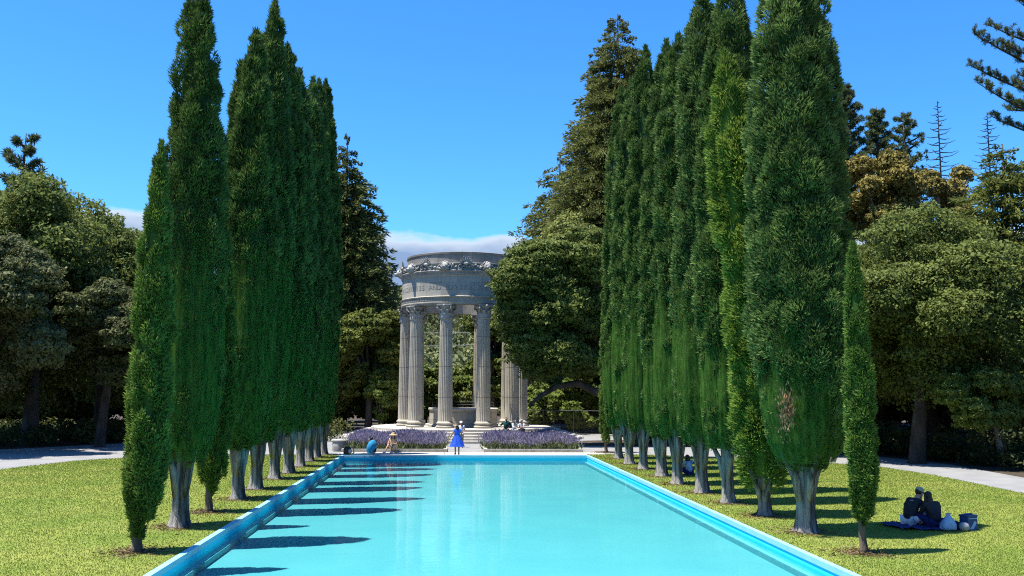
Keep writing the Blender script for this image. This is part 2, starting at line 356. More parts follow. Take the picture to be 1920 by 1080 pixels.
# a low ledge under water along the walls
w.build('pool_wall', M['pool_wall'], pool)
f = MB(); f.add([(*loc(PX0 + .1, PY0 + .1), ZF), (*loc(PX1 - .1, PY0 + .1), ZF), (*loc(PX1 - .1, PY1 - .1), ZF), (*loc(PX0 + .1, PY1 - .1), ZF)], [(0, 1, 2, 3)])
f.build('pool_floor', M['pool_floor'], pool)
f = MB(); pbox(f, PX0 + CW - I + .003, PX0 + CW + .13, PY0 + CW, PY1 - CW, ZF - .1, ZF + .14); pbox(f, PX1 - CW - .13, PX1 - CW + I - .003, PY0 + CW, PY1 - CW, ZF - .1, ZF + .14)
f.build('pool_ledge', M['pool_floor'], pool)
def water_material():
    m, nt, b = newmat('water'); nt.nodes.remove(b)
    t = nt.nodes.new('ShaderNodeBsdfTransparent'); t.inputs['Color'].default_value = (.82, .975, .93, 1)
    gl = nt.nodes.new('ShaderNodeBsdfGlossy'); gl.inputs['Roughness'].default_value = .03
    fr = nt.nodes.new('ShaderNodeFresnel'); fr.inputs['IOR'].default_value = 1.33
    n1 = noise(nt, 2.6, 3, (.55, 1.6, 1)); n2 = noise(nt, .5, 3, (.5, 1.3, 1))
    h = nt.nodes.new('ShaderNodeMath'); h.operation = 'MULTIPLY_ADD'; nt.links.new(n2, h.inputs[0]); h.inputs[1].default_value = 2.0; nt.links.new(n1, h.inputs[2])
    bp = nt.nodes.new('ShaderNodeBump'); bp.inputs['Strength'].default_value = .11; bp.inputs['Distance'].default_value = .045; nt.links.new(h.outputs[0], bp.inputs['Height'])
    nt.links.new(bp.outputs[0], gl.inputs['Normal'])
    mx = nt.nodes.new('ShaderNodeMixShader'); k = nt.nodes.new('ShaderNodeMath'); k.operation = 'MULTIPLY'; k.inputs[1].default_value = .85
    nt.links.new(fr.outputs[0], k.inputs[0]); nt.links.new(k.outputs[0], mx.inputs['Fac'])
    nt.links.new(t.outputs[0], mx.inputs[1]); nt.links.new(gl.outputs[0], mx.inputs[2]); nt.links.new(mx.outputs[0], nt.nodes['Material Output'].inputs['Surface'])
    return m
f = MB(); f.add([(PX0 + CW - .01, PY0 + CW - .01, ZW), (PX1 - CW + .01, PY0 + CW - .01, ZW), (PX1 - CW + .01, PY1 - CW + .01, ZW), (PX0 + CW - .01, PY1 - CW + .01, ZW)], [(0, 1, 2, 3)])
wt = f.build('water', water_material()); wt['kind'] = 'structure'

# grass blades on the lawn the camera sees
def in_poly(P, poly):
    x, y = P[:, 0], P[:, 1]; ins = np.zeros(len(P), bool); n = len(poly)
    for i in range(n):
        x0, y0 = poly[i]; x1, y1 = poly[(i + 1) % n]
        cnd = ((y0 > y) != (y1 > y)) & (x < (x1 - x0) * (y - y0) / (y1 - y0 + 1e-12) + x0); ins ^= cnd
    return ins
rng = np.random.default_rng(5)
pts = []
for poly, (x0, x1), n in ((LAWN_L, (-20, -5.6), 270000), (LAWN_R, (8, 21.5), 270000)):
    y = 17 + 37 * rng.random(n) ** 1.7; p = np.stack([rng.uniform(x0, x1, n), y, np.zeros(n)], 1)
    pts.append(p[in_poly(p, poly)])
P = np.concatenate(pts); n = len(P)
D = unit(np.stack([rng.normal(0, .55, n), rng.normal(0, .55, n), np.ones(n)], 1))
sc = .6 + P[:, 1] / 45
V, Q = sprays(P, D, rng.uniform(.018, .042, n) * sc, rng.uniform(.004, .009, n) * sc, rng, .3)
pat = .5 + .5 * np.sin(P[:, 0] * 1.1 + np.sin(P[:, 1] * .7) * 1.5) * np.sin(P[:, 1] * .9 + P[:, 0] * .4)
tn = np.clip(rng.uniform(0, .75, n) + .35 * pat, 0, 1)
tag(mesh_np('grass', V, Q, M['grass'], tint=np.repeat(tn, 4)), 'short mown green grass blades of the two lawns beside the pool', 'grass', kind='stuff')

# ------------------------------------------------------------------ the temple
TX, TY = 1.40, 73.4
ZP, RC = .85, 4.5
temple = empty('temple', (TX, TY, 0))
tag(temple, 'round open stone temple with fluted columns at the far end of the pool', 'temple')
def cyl_uv(r): return lambda co: ((math.atan2(co[0], -co[1]) % (2 * math.pi)) * r, co[2])
st = MB()
radii = [9.25, 8.7, 8.15, 7.6, 7.05]
prof = []
for i, r in enumerate(radii): prof += [(r, -.05 if i == 0 else .17 * i), (r, .17 * (i + 1) - .02), (r - .03, .17 * (i + 1))]
st.lathe(prof, 96); st.build('stepped_platform', M['step'], temple)
# column prototype
def fluted(z0, z1, r0, r1, nf=24, per=6, rings=10):
    mb = MB(); n = nf * per; P = []; Fc = []
    for i in range(rings + 1):
        t = i / rings; r = r0 + (r1 - r0) * (t ** 1.4); z = z0 + (z1 - z0) * t
        for k in range(n):
            a = 2 * math.pi * k / n; u = (k % per) / per
            d = .0 if u < .18 else .062 * math.sin(math.pi * (u - .18) / .82)
            if i in (0, rings): d *= .2
            P.append(((r - d) * math.cos(a), (r - d) * math.sin(a), z))
    for i in range(rings):
        for k in range(n): Fc.append((i * n + k, i * n + (k + 1) % n, (i + 1) * n + (k + 1) % n, (i + 1) * n + k))
    mb.add(P, Fc); return mb
def joints(mb):
    return mb
m, nt, b = newmat('fluted_stone')
b.inputs['Roughness'].default_value = .85
cfl = mixrgb(nt, ramp(nt, noise(nt, 1.0, 6), .35, .65), (.46, .415, .325), (.38, .345, .27))
cfl = mixrgb(nt, ramp(nt, noise(nt, 1.5, 6, (1, 1, .2)), .52, .8), cfl, (.27, .255, .22))
gx = nt.nodes.new('ShaderNodeTexCoord'); sp = nt.nodes.new('ShaderNodeSeparateXYZ'); nt.links.new(gx.outputs['Object'], sp.inputs[0])
md = nt.nodes.new('ShaderNodeMath'); md.operation = 'PINGPONG'; md.inputs[1].default_value = 1.12; nt.links.new(sp.outputs[2], md.inputs[0])
jt = nt.nodes.new('ShaderNodeMath'); jt.operation = 'LESS_THAN'; jt.inputs[1].default_value = .022; nt.links.new(md.outputs[0], jt.inputs[0])
nt.links.new(mixrgb(nt, jt.outputs[0], cfl, (.20, .185, .16)), b.inputs['Base Color']); addbump(nt, b, noise(nt, 30, 3), .2, .01)
M['fluted'] = m
shaft_z0, shaft_z1, cap_z1 = .48, 8.02, 9.06          # above the platform
colo = fluted(shaft_z0, shaft_z1, .535, .455).build('column', M['fluted'], temple, smooth=True)
base = MB()
tor = lambda r, z, h, n=6: [(r + h / 2 * math.sin(math.pi * i / n), z + h * i / n) for i in range(n + 1)]
base.lathe([(.60, 0)] + tor(.60, .0, .20) + [(.60, .20), (.585, .22)] + [(.575, .25), (.585, .28)] + tor(.59, .29, .13) + [(.56, .42), (.55, .5)], 40)
base.build('column_base', M['stone'], colo, smooth='all')
cap = MB()
cap.lathe([(.455, 8.0), (.49, 8.02), (.50, 8.06), (.47, 8.09), (.45, 8.3), (.47, 8.6), (.56, 8.86), (.60, 8.90)], 32)
def leaf_strip(a, r0, z0, hgt, wid, curl):
    P = []; Fc = []; n = 6
    for i in range(n + 1):
        t = i / n; r = r0 + .03 + curl * max(0, t - .45) ** 2 * 3.2; z = z0 + hgt * (t - max(0, t - .8) * 1.2)
        hw = wid * (math.sin(math.pi * min(1, .25 + t * .75)) ** .7 * .5 + .08)
        for s_, dr in ((-1, 0), (0, .035), (1, 0)):
            aa = a + s_ * hw / r; P.append(((r + dr) * math.cos(aa), (r + dr) * math.sin(aa), z))
    for i in range(n):
        for k in range(2): Fc.append((i * 3 + k, i * 3 + k + 1, i * 3 + k + 4, i * 3 + k + 3))
    cap.add(P, Fc)
for k in range(8): leaf_strip(2 * math.pi * k / 8, .455, 8.07, .40, .33, .14)
for k in range(8): leaf_strip(2 * math.pi * (k + .5) / 8, .46, 8.10, .70, .34, .18)
for k in range(4):
    a = math.pi / 4 + k * math.pi / 2
    for s_ in (-1, 1):
        path = []
        for i in range(13):
            t = i / 12; ph = t * 4.6
            if t < .35: q = t / .35; rr, zz = .50 + .20 * q, 8.55 + .28 * q
            else:
                q = (t - .35) / .65; rad = .10 * (1 - q * .75); an = math.pi * .6 - q * 6.5
                rr, zz = .70 + rad * math.cos(an), 8.78 + rad * math.sin(an)
            aa = a + s_ * (.20 - .17 * min(1, t / .35)); path.append((rr * math.cos(aa), rr * math.sin(aa), zz))
        cap.tube(path, [.05] * 4 + [.045] * 5 + [.035] * 4, 6)
aba = []
for k in range(40):                                    # concave-sided abacus
    a = 2 * math.pi * k / 40; q = abs(math.cos(2 * a)); aba.append((a, .80 - .22 * q ** .6))
for z0, z1, e in ((8.90, 8.98, 0), (8.985, 9.055, .03)):
    P = [((r + e) * math.cos(a), (r + e) * math.sin(a), z) for z in (z0, z1) for a, r in aba]
    cap.add(P, [(i, (i + 1) % 40, 40 + (i + 1) % 40, 40 + i) for i in range(40)] + [tuple(range(40))[::-1], tuple(range(40, 80))])
for k in range(4):
    a = k * math.pi / 2; cap.ball((.62 * math.cos(a), .62 * math.sin(a), 8.96), (.10, .10, .10), 8, 6)
cap.build('capital', M['stone_dark'], colo, smooth=60)
for k in range(10):
    a = -math.pi / 2 + math.radians(18 + 36 * k)
    if k == 0: cobj = colo
    else:
        cobj = colo.copy(); COL.objects.link(cobj)
        for ch in list(colo.children):
            d = ch.copy(); COL.objects.link(d); d.parent = cobj
        cobj.parent = temple
    cobj.location = (RC * math.cos(a), RC * math.sin(a), ZP); cobj.rotation_euler = (0, 0, a)
ent = MB()
RF = 4.87
ent.lathe([(4.12, 9.91), (4.92, 9.91), (4.92, 10.02), (4.97, 10.03), (4.97, 10.10), (4.93, 10.14), (4.95, 10.16), (4.95, 10.40), (5.01, 10.42), (5.03, 10.50), (4.98, 10.53), (RF, 10.56),
           (RF, 12.02), (4.93, 12.08), (4.95, 12.16)], 120, closed=False)
ent.lathe([(4.95, 12.16), (4.12, 12.16), (4.12, 9.91)], 120, closed=False)
ento = ent.build('entablature', M['stone_block'], temple, smooth=40, uv=cyl_uv(RF))
gk = MB()                                              # running key band under the frieze
nk = 120
for k in range(nk):
    a = 2 * math.pi * k / nk; r = 4.955
    for (da, zz, wd, hh) in ((0, 10.34, .17, .035), (-.009, 10.27, .035, .16), (.008, 10.235, .12, .035), (.014, 10.28, .03, .06)):
        gk.box((r * math.cos(a + da), r * math.sin(a + da), zz), (.03, wd, hh), rz=a)
gk.build('key_band', M['stone'], ento)
cor = MB()
cor.lathe([(4.93, 12.13), (4.97, 12.17), (4.98, 12.30), (5.06, 12.34), (5.08, 12.42), (5.03, 12.46), (4.95, 12.50), (4.93, 12.86), (5.02, 12.90), (5.04, 12.98), (4.85, 13.02), (4.4, 13.03)], 120, closed=False)
coro = cor.build('cornice', M['stone_dark'], temple, smooth=40)
rnd = random.Random(4)
gar = MB()                                             # carved garland between the heads
for k in range(150):
    a = 2 * math.pi * k / 150 + rnd.uniform(-.01, .01); z = 12.70 + .10 * math.sin(a * 20) + rnd.uniform(-.10, .10); r = 4.98 + rnd.uniform(-.02, .05)
    gar.ball((r * math.cos(a), r * math.sin(a), z), (rnd.uniform(.07, .13),) * 3, 7, 5, .15, rnd)
for k in range(40):                                    # rings of the garland
    a = 2 * math.pi * (k + .5) / 40; path = []
    for i in range(11):
        t = 2 * math.pi * i / 10; path.append(((5.02) * math.cos(a + .028 * math.cos(t)), 5.02 * math.sin(a + .028 * math.cos(t)), 12.69 + .15 * math.sin(t)))
    gar.tube(path, .045, 5)
gar.build('garland', M['stone_dark'], coro, smooth=60)
# lion heads over the columns, palmettes between them
lh = MB()
lh.ball((.10, 0, .0), (.26, .30, .33), 14, 10, .07, rnd)
for k in range(12):
    t = 2 * math.pi * k / 12; lh.ball((.02, .30 * math.cos(t), .02 + .33 * math.sin(t)), (.12, .10, .10), 7, 5, .15, rnd)
lh.ball((.34, 0, -.06), (.20, .16, .13), 10, 7); lh.ball((.34, 0, -.20), (.13, .12, .06), 8, 6); lh.ball((.50, 0, -.01), (.06, .07, .05), 8, 5)
for s_ in (-1, 1): lh.ball((.30, .12 * s_, .09), (.07, .06, .05), 7, 5); lh.ball((.10, .22 * s_, .26), (.07, .08, .09), 7, 5)
lho = lh.build('lion_head', M['stone_dark'], coro, smooth='all')
pm = MB()
for k in range(9):
    t = (k - 4) / 4 * 1.35; L = .62 - .10 * abs(t); path = [(.0, 0, 0), (.05, math.sin(t) * L * .5, math.cos(t) * L * .5), (.10 + .05 * (k % 2), math.sin(t) * L, math.cos(t) * L)]
    pm.tube(path, [.04, .065, .03], 6)
pm.ball((.05, 0, .02), (.12, .20, .14), 9, 6)
pmo = pm.build('palmette', M['stone_dark'], coro, smooth=60)
for k in range(10):
    for proto, da, z in ((lho, 18, 12.70), (pmo, 0, 12.88)):
        a = -math.pi / 2 + math.radians(da + 36 * k); o = proto
        if k: o = proto.copy(); COL.objects.link(o); o.parent = coro
        o.location = (5.0 * math.cos(a), 5.0 * math.sin(a), z); o.rotation_euler = (0, 0, a)
att = MB()
att.lathe([(4.50, 13.02), (4.50, 13.72)], 120, closed=False)
att.lathe([(4.50, 13.72), (4.56, 13.74), (4.57, 13.86), (4.45, 13.90), (4.05, 13.90), (4.05, 13.02)], 120, closed=False)
att.build('attic', M['stone_attic'], temple, smooth=40, uv=cyl_uv(4.5))
# inscription round the frieze
txt = 'I GIVE WATERS IN THE WILDERNESS AND RIVERS IN THE DESERT TO GIVE DRINK TO MY PEOPLE  '
cu = bpy.data.curves.new('t', 'FONT'); cu.size = .50; cu.extrude = .006; cu.align_x = 'CENTER'
tmp = bpy.data.objects.new('t', cu); COL.objects.link(tmp)
ins = MB(); i0 = txt.index('AND') + 1
for i, ch in enumerate(txt):
    if ch == ' ': continue
    cu.body = ch; bpy.context.view_layer.update()
    ev = tmp.evaluated_get(bpy.context.evaluated_depsgraph_get()); tm = ev.to_mesh()
    ang = math.radians(-28 + 4.05 * (i - i0))
    P = []
    for v in tm.vertices:
        a = ang + v.co.x / RF; r = RF + .004 + v.co.z; P.append((r * math.sin(a), -r * math.cos(a), 11.03 + v.co.y))
    ins.add(P, [tuple(p.vertices) for p in tm.polygons]); ev.to_mesh_clear()
bpy.data.objects.remove(tmp)
ins.build('inscription', M['letter'], ento)

curb = empty('well_curb', (TX, TY - .6, ZP)); tag(curb, 'round stone wall around the well in the middle of the temple floor', 'well')
cw = MB(); cw.lathe([(2.72, 0), (2.72, .16), (2.60, .20), (2.60, 1.24)], 72, closed=False); cw.lathe([(2.2, 1.24), (2.2, 0)], 72, closed=False)
cw.build('well_wall', M['stone_block'], curb, smooth=40, uv=cyl_uv(2.6))
cw = MB(); cw.lathe([(2.2, 1.24), (2.60, 1.24), (2.68, 1.27), (2.70, 1.38), (2.64, 1.42), (2.16, 1.42), (2.16, 1.24)], 72, closed=False); cw.build('well_rim', M['step'], curb, smooth=40)
rl = MB()
for z in (1.62, 1.84):
    rl.tube([(2.4 * math.cos(t), 2.4 * math.sin(t), z) for t in np.linspace(.15, math.pi - .15, 30)], .018, 6)
for t in np.linspace(.15, math.pi - .15, 9): rl.tube([(2.4 * math.cos(t), 2.4 * math.sin(t), 1.40), (2.4 * math.cos(t), 2.4 * math.sin(t), 1.86)], .02, 6)
rl.build('railing', M['metal'], curb)

# ------------------------------------------------------------------ lavender beds with stone kerbs
def bed(x0, x1, y0, name_label, lab2, seed, far):
    k = MB()
    k.box(((x0 + x1) / 2, y0, .085), (x1 - x0, .22, .19)); 
    inner = x1 if x0 < 0 else x0
    for xx in ((x0, x1)):
        k.box((xx + (-.11 if xx == x1 else .11), y0 + 1.61, .084), (.2, 3.0, .188))
    tag(k.build('bed_kerb', M['kerb']), name_label, 'kerb')
    r = np.random.default_rng(seed); n = 420
    cx = r.uniform(x0 + .4, x1 - .3, n * 3); cy_ = r.uniform(y0 + .45, 64.5, n * 3)
    ok = np.hypot(cx - TX, cy_ - TY) > 9.75
    # keep the walk to the steps free
    ok &= (np.abs(cx - 1.2) > 1.25 + .0 * cy_)
    cx, cy_ = cx[ok][:n], cy_[ok][:n]; n = len(cx)
    hh = r.uniform(.5, .9, n) * (1 + .12 * np.sin(cx * 2.1))
    Vs, Qs, Ts, Ms = [], [], [], []; off = 0
    for i in range(n):
        m_ = 60; th = r.uniform(0, 6.283, m_); ph = np.abs(r.normal(0, .45, m_)).clip(0, 1.3)
        D = np.stack([np.sin(ph) * np.cos(th), np.sin(ph) * np.sin(th), np.cos(ph)], 1); P0 = np.array([cx[i], cy_[i], 0]) + r.normal(0, .16, (m_, 3)) * [1, 1, 0]
        V, Q = sprays(P0, D, hh[i] * r.uniform(.55, .9, m_), np.full(m_, .035), r); Vs.append(V); Qs.append(Q + off); off += len(V); Ts.append(np.repeat(r.random(m_), 4)); Ms.append(np.zeros(m_))
        mf = 70; th = r.uniform(0, 6.283, mf); ph = np.abs(r.normal(0, .34, mf)).clip(0, .9)
        D = np.stack([np.sin(ph) * np.cos(th), np.sin(ph) * np.sin(th), np.cos(ph)], 1); P1 = np.array([cx[i], cy_[i], 0]) + r.normal(0, .16, (mf, 3)) * [1, 1, 0] + D * (hh[i] * r.uniform(.72, 1.0, mf))[:, None]
        V, Q = sprays(P1, unit(D + r.normal(0, .12, (mf, 3))), r.uniform(.12, .24, mf), np.full(mf, .02), r); Vs.append(V); Qs.append(Q + off); off += len(V); Ts.append(np.repeat(r.random(mf), 4)); Ms.append(np.ones(mf))
    o = mesh_np('lavender', np.concatenate(Vs), np.concatenate(Qs), None, tint=np.concatenate(Ts), mats=[M['lav_leaf'], M['lav_bloom']], mi=np.concatenate(Ms))
    tag(o, lab2, 'lavender', kind='stuff')
bed(-5.95, .15, 55.15, 'low stone kerb edging the lavender bed left of the steps', 'purple flowering lavender filling the bed left of the temple steps', 11, 63)
bed(2.30, 8.1, 55.15, 'low stone kerb edging the lavender bed right of the steps', 'purple flowering lavender filling the bed right of the temple steps', 12, 63)
bl = MB(); bl.lathe([(.44, 0), (.47, .25), (.45, .52), (.42, .56)], 14, fn=lambda t, z: 1 + .05 * math.sin(t * 3 + z * 4)); bl.lathe([(.50, .56), (.52, .62), (.48, .68)], 14, fn=lambda t, z: 1 + .04 * math.sin(t * 4))
o = bl.build('stone_bollard', M['stone_dark'], smooth=50); o.location = (-6.15, 56.2, 0); tag(o, 'squat rough stone bollard at the left end of the lavender bed', 'bollard')

# ------------------------------------------------------------------ trees
PROF = [(0, .62), (.03, .80), (.10, .95), (.2, 1.0), (.5, .93), (.72, .70), (.86, .47), (.95, .26), (1, .03)]
PROF_TALL = [(0, .62), (.03, .80), (.10, .95), (.2, 1.0), (.55, .97), (.78, .80), (.9, .52), (.97, .24), (1, .02)]
PROF_SLIM = [(0, .12), (.04, .5), (.10, .85), (.18, 1.0), (.5, .95), (.7, .75), (.85, .45), (.95, .2), (1, .02)]
def prof(pr, t): return np.interp(t, [a for a, _ in pr], [b for _, b in pr])
def axis(lean, wob, t, h):
    return np.stack([lean[0] * t + wob * np.sin(t * 5.1), lean[1] * t + wob * np.cos(t * 4.3) * .6 - wob * .6, np.zeros_like(t)], -1)
def cypress(name, label, x, y, h, rmax, z0=1.75, pr=PROF, leaders=((0, 0, 1, 1),), seed=1, ntuft=420, per=62, sl=(.12, .27), sw=(.011, .022), net=0, m='cyp', bark='bark', tr=.24,
            lean=(0, 0), wob=.05, loose=0.0, tuft=(.15, 2.3), group=None, stems=4):
    per = int(per * 1.9); sl = (sl[0] * .62, sl[1] * .62); sw = (sw[0] * .85, sw[1] * .85)
    r = np.random.default_rng(seed)
    root = empty(name, (x, y, 0)); tag(root, label, 'cypress tree', group)
    Vs, Qs, Ts = [], [], []; off = 0
    core = MB(); nett = None
    for li, (lx, ly, lh_, lr) in enumerate(leaders):
        H = h * lh_; R = rmax * lr
        nt_ = int(1.35 * ntuft * lh_ * lr)
        tt = np.linspace(0, 1, 200); wgt = prof(pr, tt) + .2; cdf = np.cumsum(wgt); cdf /= cdf[-1]
        t = np.interp(r.random(nt_), cdf, tt) * .975; th = r.uniform(0, 2 * np.pi, nt_)
        zc = z0 + (H - z0) * t
        rr = R * prof(pr, t)
        f1, f2, f3 = r.uniform(0, 6.28, 3); rr = rr * (1 + .05 * np.sin(3 * th + .35 * zc + f1) + .045 * np.sin(5 * th - .6 * zc + f2) + .03 * np.sin(2 * th + 2.3 * zc + f3))
        smooth_zone = np.clip((net - zc) / 1.2, 0, 1) if net else np.zeros(nt_)
        rr = rr * (1 - .075 * smooth_zone)
        ext = r.uniform(-.22, .10, nt_) * np.clip((1 - t) / .15, .1, 1) * (1 - .75 * smooth_zone)
        a = tuft[0] * R ** .5 * r.uniform(.7, 1.35, nt_) * (1 - .35 * smooth_zone) * np.clip(rr / (.35 * R), .5, 1)
        a = a * np.clip((1 - t) / .12, .34, 1)
        rc = np.maximum(rr - a * .9 + ext * R, 0)
        ax = axis(lean, wob, t, h) + np.array([lx, ly, 0]) * (np.clip(t * 3, 0, 1))[:, None]
        C = np.stack([rc * np.cos(th), rc * np.sin(th), zc], 1) + ax
        ttint = r.random(nt_)
        idx = np.repeat(np.arange(nt_), per); n = len(idx)
        d = unit(r.normal(size=(n, 3))); outw = np.stack([np.cos(th), np.sin(th), np.zeros(nt_)], 1)[idx]
        flip = (d * outw).sum(1) < -.3; d[flip] *= -1
        sca = np.stack([a[idx], a[idx], a[idx] * tuft[1]], 1)
        taper = np.clip(1 - .55 * np.clip(d[:, 2], 0, 1) ** 2, .3, 1)
        P = C[idx] + d * sca * np.stack([taper, taper, np.ones(n)], 1) * r.uniform(.72, 1.02, n)[:, None]
        D = unit(np.stack([np.zeros(n), np.zeros(n), np.ones(n)], 1) * (.72 - .2 * loose) + d * [.65, .65, .25] + outw * (.22 + .7 * loose) * (1 - .7 * smooth_zone[idx])[:, None] + r.normal(0, .36 + .1 * loose, (n, 3)))
        L = r.uniform(sl[0], sl[1], n) * (1 - .3 * smooth_zone[idx]); Wd = r.uniform(sw[0], sw[1], n)
        P[:, 2] = np.minimum(P[:, 2], H)
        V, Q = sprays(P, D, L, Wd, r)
        tn = np.clip(.55 * ttint[idx] ** 1.5 + .15 * r.random(n) + .35 * (d * outw).sum(1).clip(0, 1) * r.random(n) + .05, 0, 1)  # lit and shaded contrast put into the tint: outward sprays lighter
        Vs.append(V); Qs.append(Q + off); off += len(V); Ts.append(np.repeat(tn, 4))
        # the pointed leader at the very top
        k_ = 1500; t2 = .86 + .14 * r.random(k_) ** 1.3; th2 = r.uniform(0, 6.28, k_); q2 = R * prof(pr, t2) * r.uniform(.2, .95, k_)
        P = np.stack([q2 * np.cos(th2), q2 * np.sin(th2), z0 + (H - z0) * t2 - .1], 1) + axis(lean, wob, t2, h) + np.array([lx, ly, 0])
        D = unit(np.stack([.35 * np.cos(th2), .35 * np.sin(th2), np.ones(k_)], 1) + r.normal(0, .3, (k_, 3)))
        V, Q = sprays(P, D, r.uniform(sl[0], sl[1], k_) * 1.2, r.uniform(sw[0], sw[1], k_), r)
        Vs.append(V); Qs.append(Q + off); off += len(V); Ts.append(np.repeat(.15 + .5 * r.random(k_), 4))
        # opaque inner mass of twigs
        zs = np.linspace(0.015, .88, 24); nn = 18; P = []; Fc = []
        for zt in zs:
            q = axis(lean, wob, np.array([zt]), h)[0] + np.array([lx, ly, 0]) * min(1, zt * 3)
            for k in range(nn):
                an = 2 * math.pi * k / nn; rad = R * prof(pr, zt) * .60 * (1 + .07 * math.sin(3 * an + zt * 17) + .06 * math.sin(5 * an - zt * 31 + li))
                P.append((rad * math.cos(an) + q[0], rad * math.sin(an) + q[1], z0 + (H - z0) * zt))
        for i in range(len(zs) - 1):
            for k in range(nn): Fc.append((i * nn + k, i * nn + (k + 1) % nn, (i + 1) * nn + (k + 1) % nn, (i + 1) * nn + k))
        Fc += [tuple(range(nn))[::-1], tuple(range((len(zs) - 1) * nn, len(zs) * nn))]
        core.add(P, Fc)
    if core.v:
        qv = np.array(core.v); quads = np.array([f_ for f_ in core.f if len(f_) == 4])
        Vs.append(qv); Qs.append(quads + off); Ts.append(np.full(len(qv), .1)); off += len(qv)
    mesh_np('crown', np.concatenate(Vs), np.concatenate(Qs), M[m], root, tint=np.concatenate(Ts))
    if net:
        nn, nz_ = 120, 44; P = []; Fc = []; lr = leaders[0][3]
        lim = [net * (1.12 + .18 * math.sin(k * math.pi / 30 + seed) * math.sin(k * math.pi / 15 + seed * 2) + .12 * r.uniform(-1, 1)) for k in range(nn)]; lim = [.25 * lim[k - 1] + .5 * lim[k] + .25 * lim[(k + 1) % nn] for k in range(nn)]
        ph = r.uniform(0, 6.28, 3)
        for i in range(nz_ + 1):
            for k in range(nn):
                z = z0 - .02 + (lim[k] - z0) * i / nz_; t = (z - z0) / (h - z0); q = axis(lean, wob, np.array([max(t, 0)]), h)[0]
                an = 2 * math.pi * k / nn
                # envelope of all leaders
                best = 0
                for (lx, ly, lh_, lr_) in leaders:
                    s_ = min(1, max(0, t * 3)); best = max(best, rmax * lr_ * prof(pr, min(1, max(0, t / lh_))) + s_ * (lx * math.cos(an) + ly * math.sin(an)))
                rad = best * (1.0 + .035 * math.sin(an * 5 + ph[0] + .5 * math.sin(z * .8)) + .028 * math.sin(an * 11 + ph[1] + .7 * math.sin(z * .6)) + .012 * math.sin(an * 29 + ph[2] + z))
                P.append((rad * math.cos(an) + q[0], rad * math.sin(an) + q[1], z))
        for i in range(nz_):
            for k in range(nn): Fc.append((i * nn + k, i * nn + (k + 1) % nn, (i + 1) * nn + (k + 1) % nn, (i + 1) * nn + k))
        mesh_np('netting', P, Fc, M['net'], root, smooth=True, tint=np.repeat(np.clip((1 - np.arange(nz_ + 1) / nz_) * 2.2, 0, 1) ** 1.2, nn))
    tk = MB()
    if z0 > .9:
        ph = r.uniform(0, 6.28)
        P = []; zz = [-.05, .05, .18, .45, .9, z0 * .75, z0 + .1, z0 + 1.5]; rad = [1.35, 1.15, .98, .86, .82, .84, .88, .7]
        tk.lathe([(.9 * tr * a_, b_) for a_, b_ in zip(rad, zz)], 18, closed=False, fn=lambda t, z: 1 + (.13 if z < .4 else .07) * math.sin(3 * t + ph + z) + .06 * math.sin(7 * t + ph * 2 + z * 2))
        for k in range(stems):
            a = 2 * math.pi * k / stems + ph; r0, r1 = tr * .75, rmax * r.uniform(.38, .6)
            tk.tube([(r0 * math.cos(a) * .6, r0 * math.sin(a) * .6, z0 * .45), (r0 * math.cos(a) * 1.25, r0 * math.sin(a) * 1.25, z0 * .78), (r1 * math.cos(a), r1 * math.sin(a), z0 + .35)], [tr * .42, tr * .36, tr * .2], 7)
    else:
        tk.tube([(0, 0, -.05), (.02, 0, .1), (-.01, .01, .4), (0, 0, z0 + 1.5)], [tr * 1.5, tr * 1.05, tr * .9, tr * .6], 9)
    tk.build('trunk', M[bark], root, smooth='all')
    return root
GL, GR = 'cypresses in the row left of the pool', 'cypresses in the row right of the pool'
cypress('cypress_tree', 'slender leaning young cypress nearest the camera, leftmost of the left row', -6.66, 21.33, 9.2, .45, .30, PROF_SLIM, seed=2, ntuft=230, per=85, m='cyp_young', bark='bark_young', tr=.11, lean=(.22, 0), wob=.07, sl=(.10, .22), sw=(.012, .024), tuft=(.15, 2.6), group=GL)
cypress('cypress_tree', 'tall broad cypress whose bare grey trunk stands second in the left row', -6.80, 25.13, 15.1, .90, 1.72, PROF, seed=3, ntuft=560, per=80, net=7.2, tr=.27, group=GL)
cypress('cypress_tree', 'small young cypress with foliage almost to the grass behind the nearest broad tree', -6.80, 28.14, 7.6, .42, .45, PROF_SLIM, seed=4, ntuft=170, per=80, m='cyp_young', bark='bark_young', tr=.11, lean=(.35, 0), wob=.06, tuft=(.15, 2.6), group=GL)
LEFT = [(-6.68, 31.38, 15.8, 1.0, 'broad full cypress with straight pale trunk just past the small young one'),
        (-6.70, 34.56, 18.2, .98, 'tallest pointed cypress of the left row seen against the sky'),
        (-6.75, 38.47, 18.0, .92, 'third broad cypress past the small young one in the left row'),
        (-6.66, 41.18, 17.9, .88, 'cypress with flared forked trunk in the middle of the left row'),
        (-6.68, 44.62, 18.7, .86, 'fourth cypress from the far end of the left row'),
        (-6.75, 47.96, 19.7, .86, 'third cypress from the far end of the left row'),
        (-6.75, 50.6, 20.6, .86, 'second cypress from the far end of the left row'),
        (-6.70, 52.9, 18.6, .72, 'farthest cypress of the left row, beside the stone bollard')]
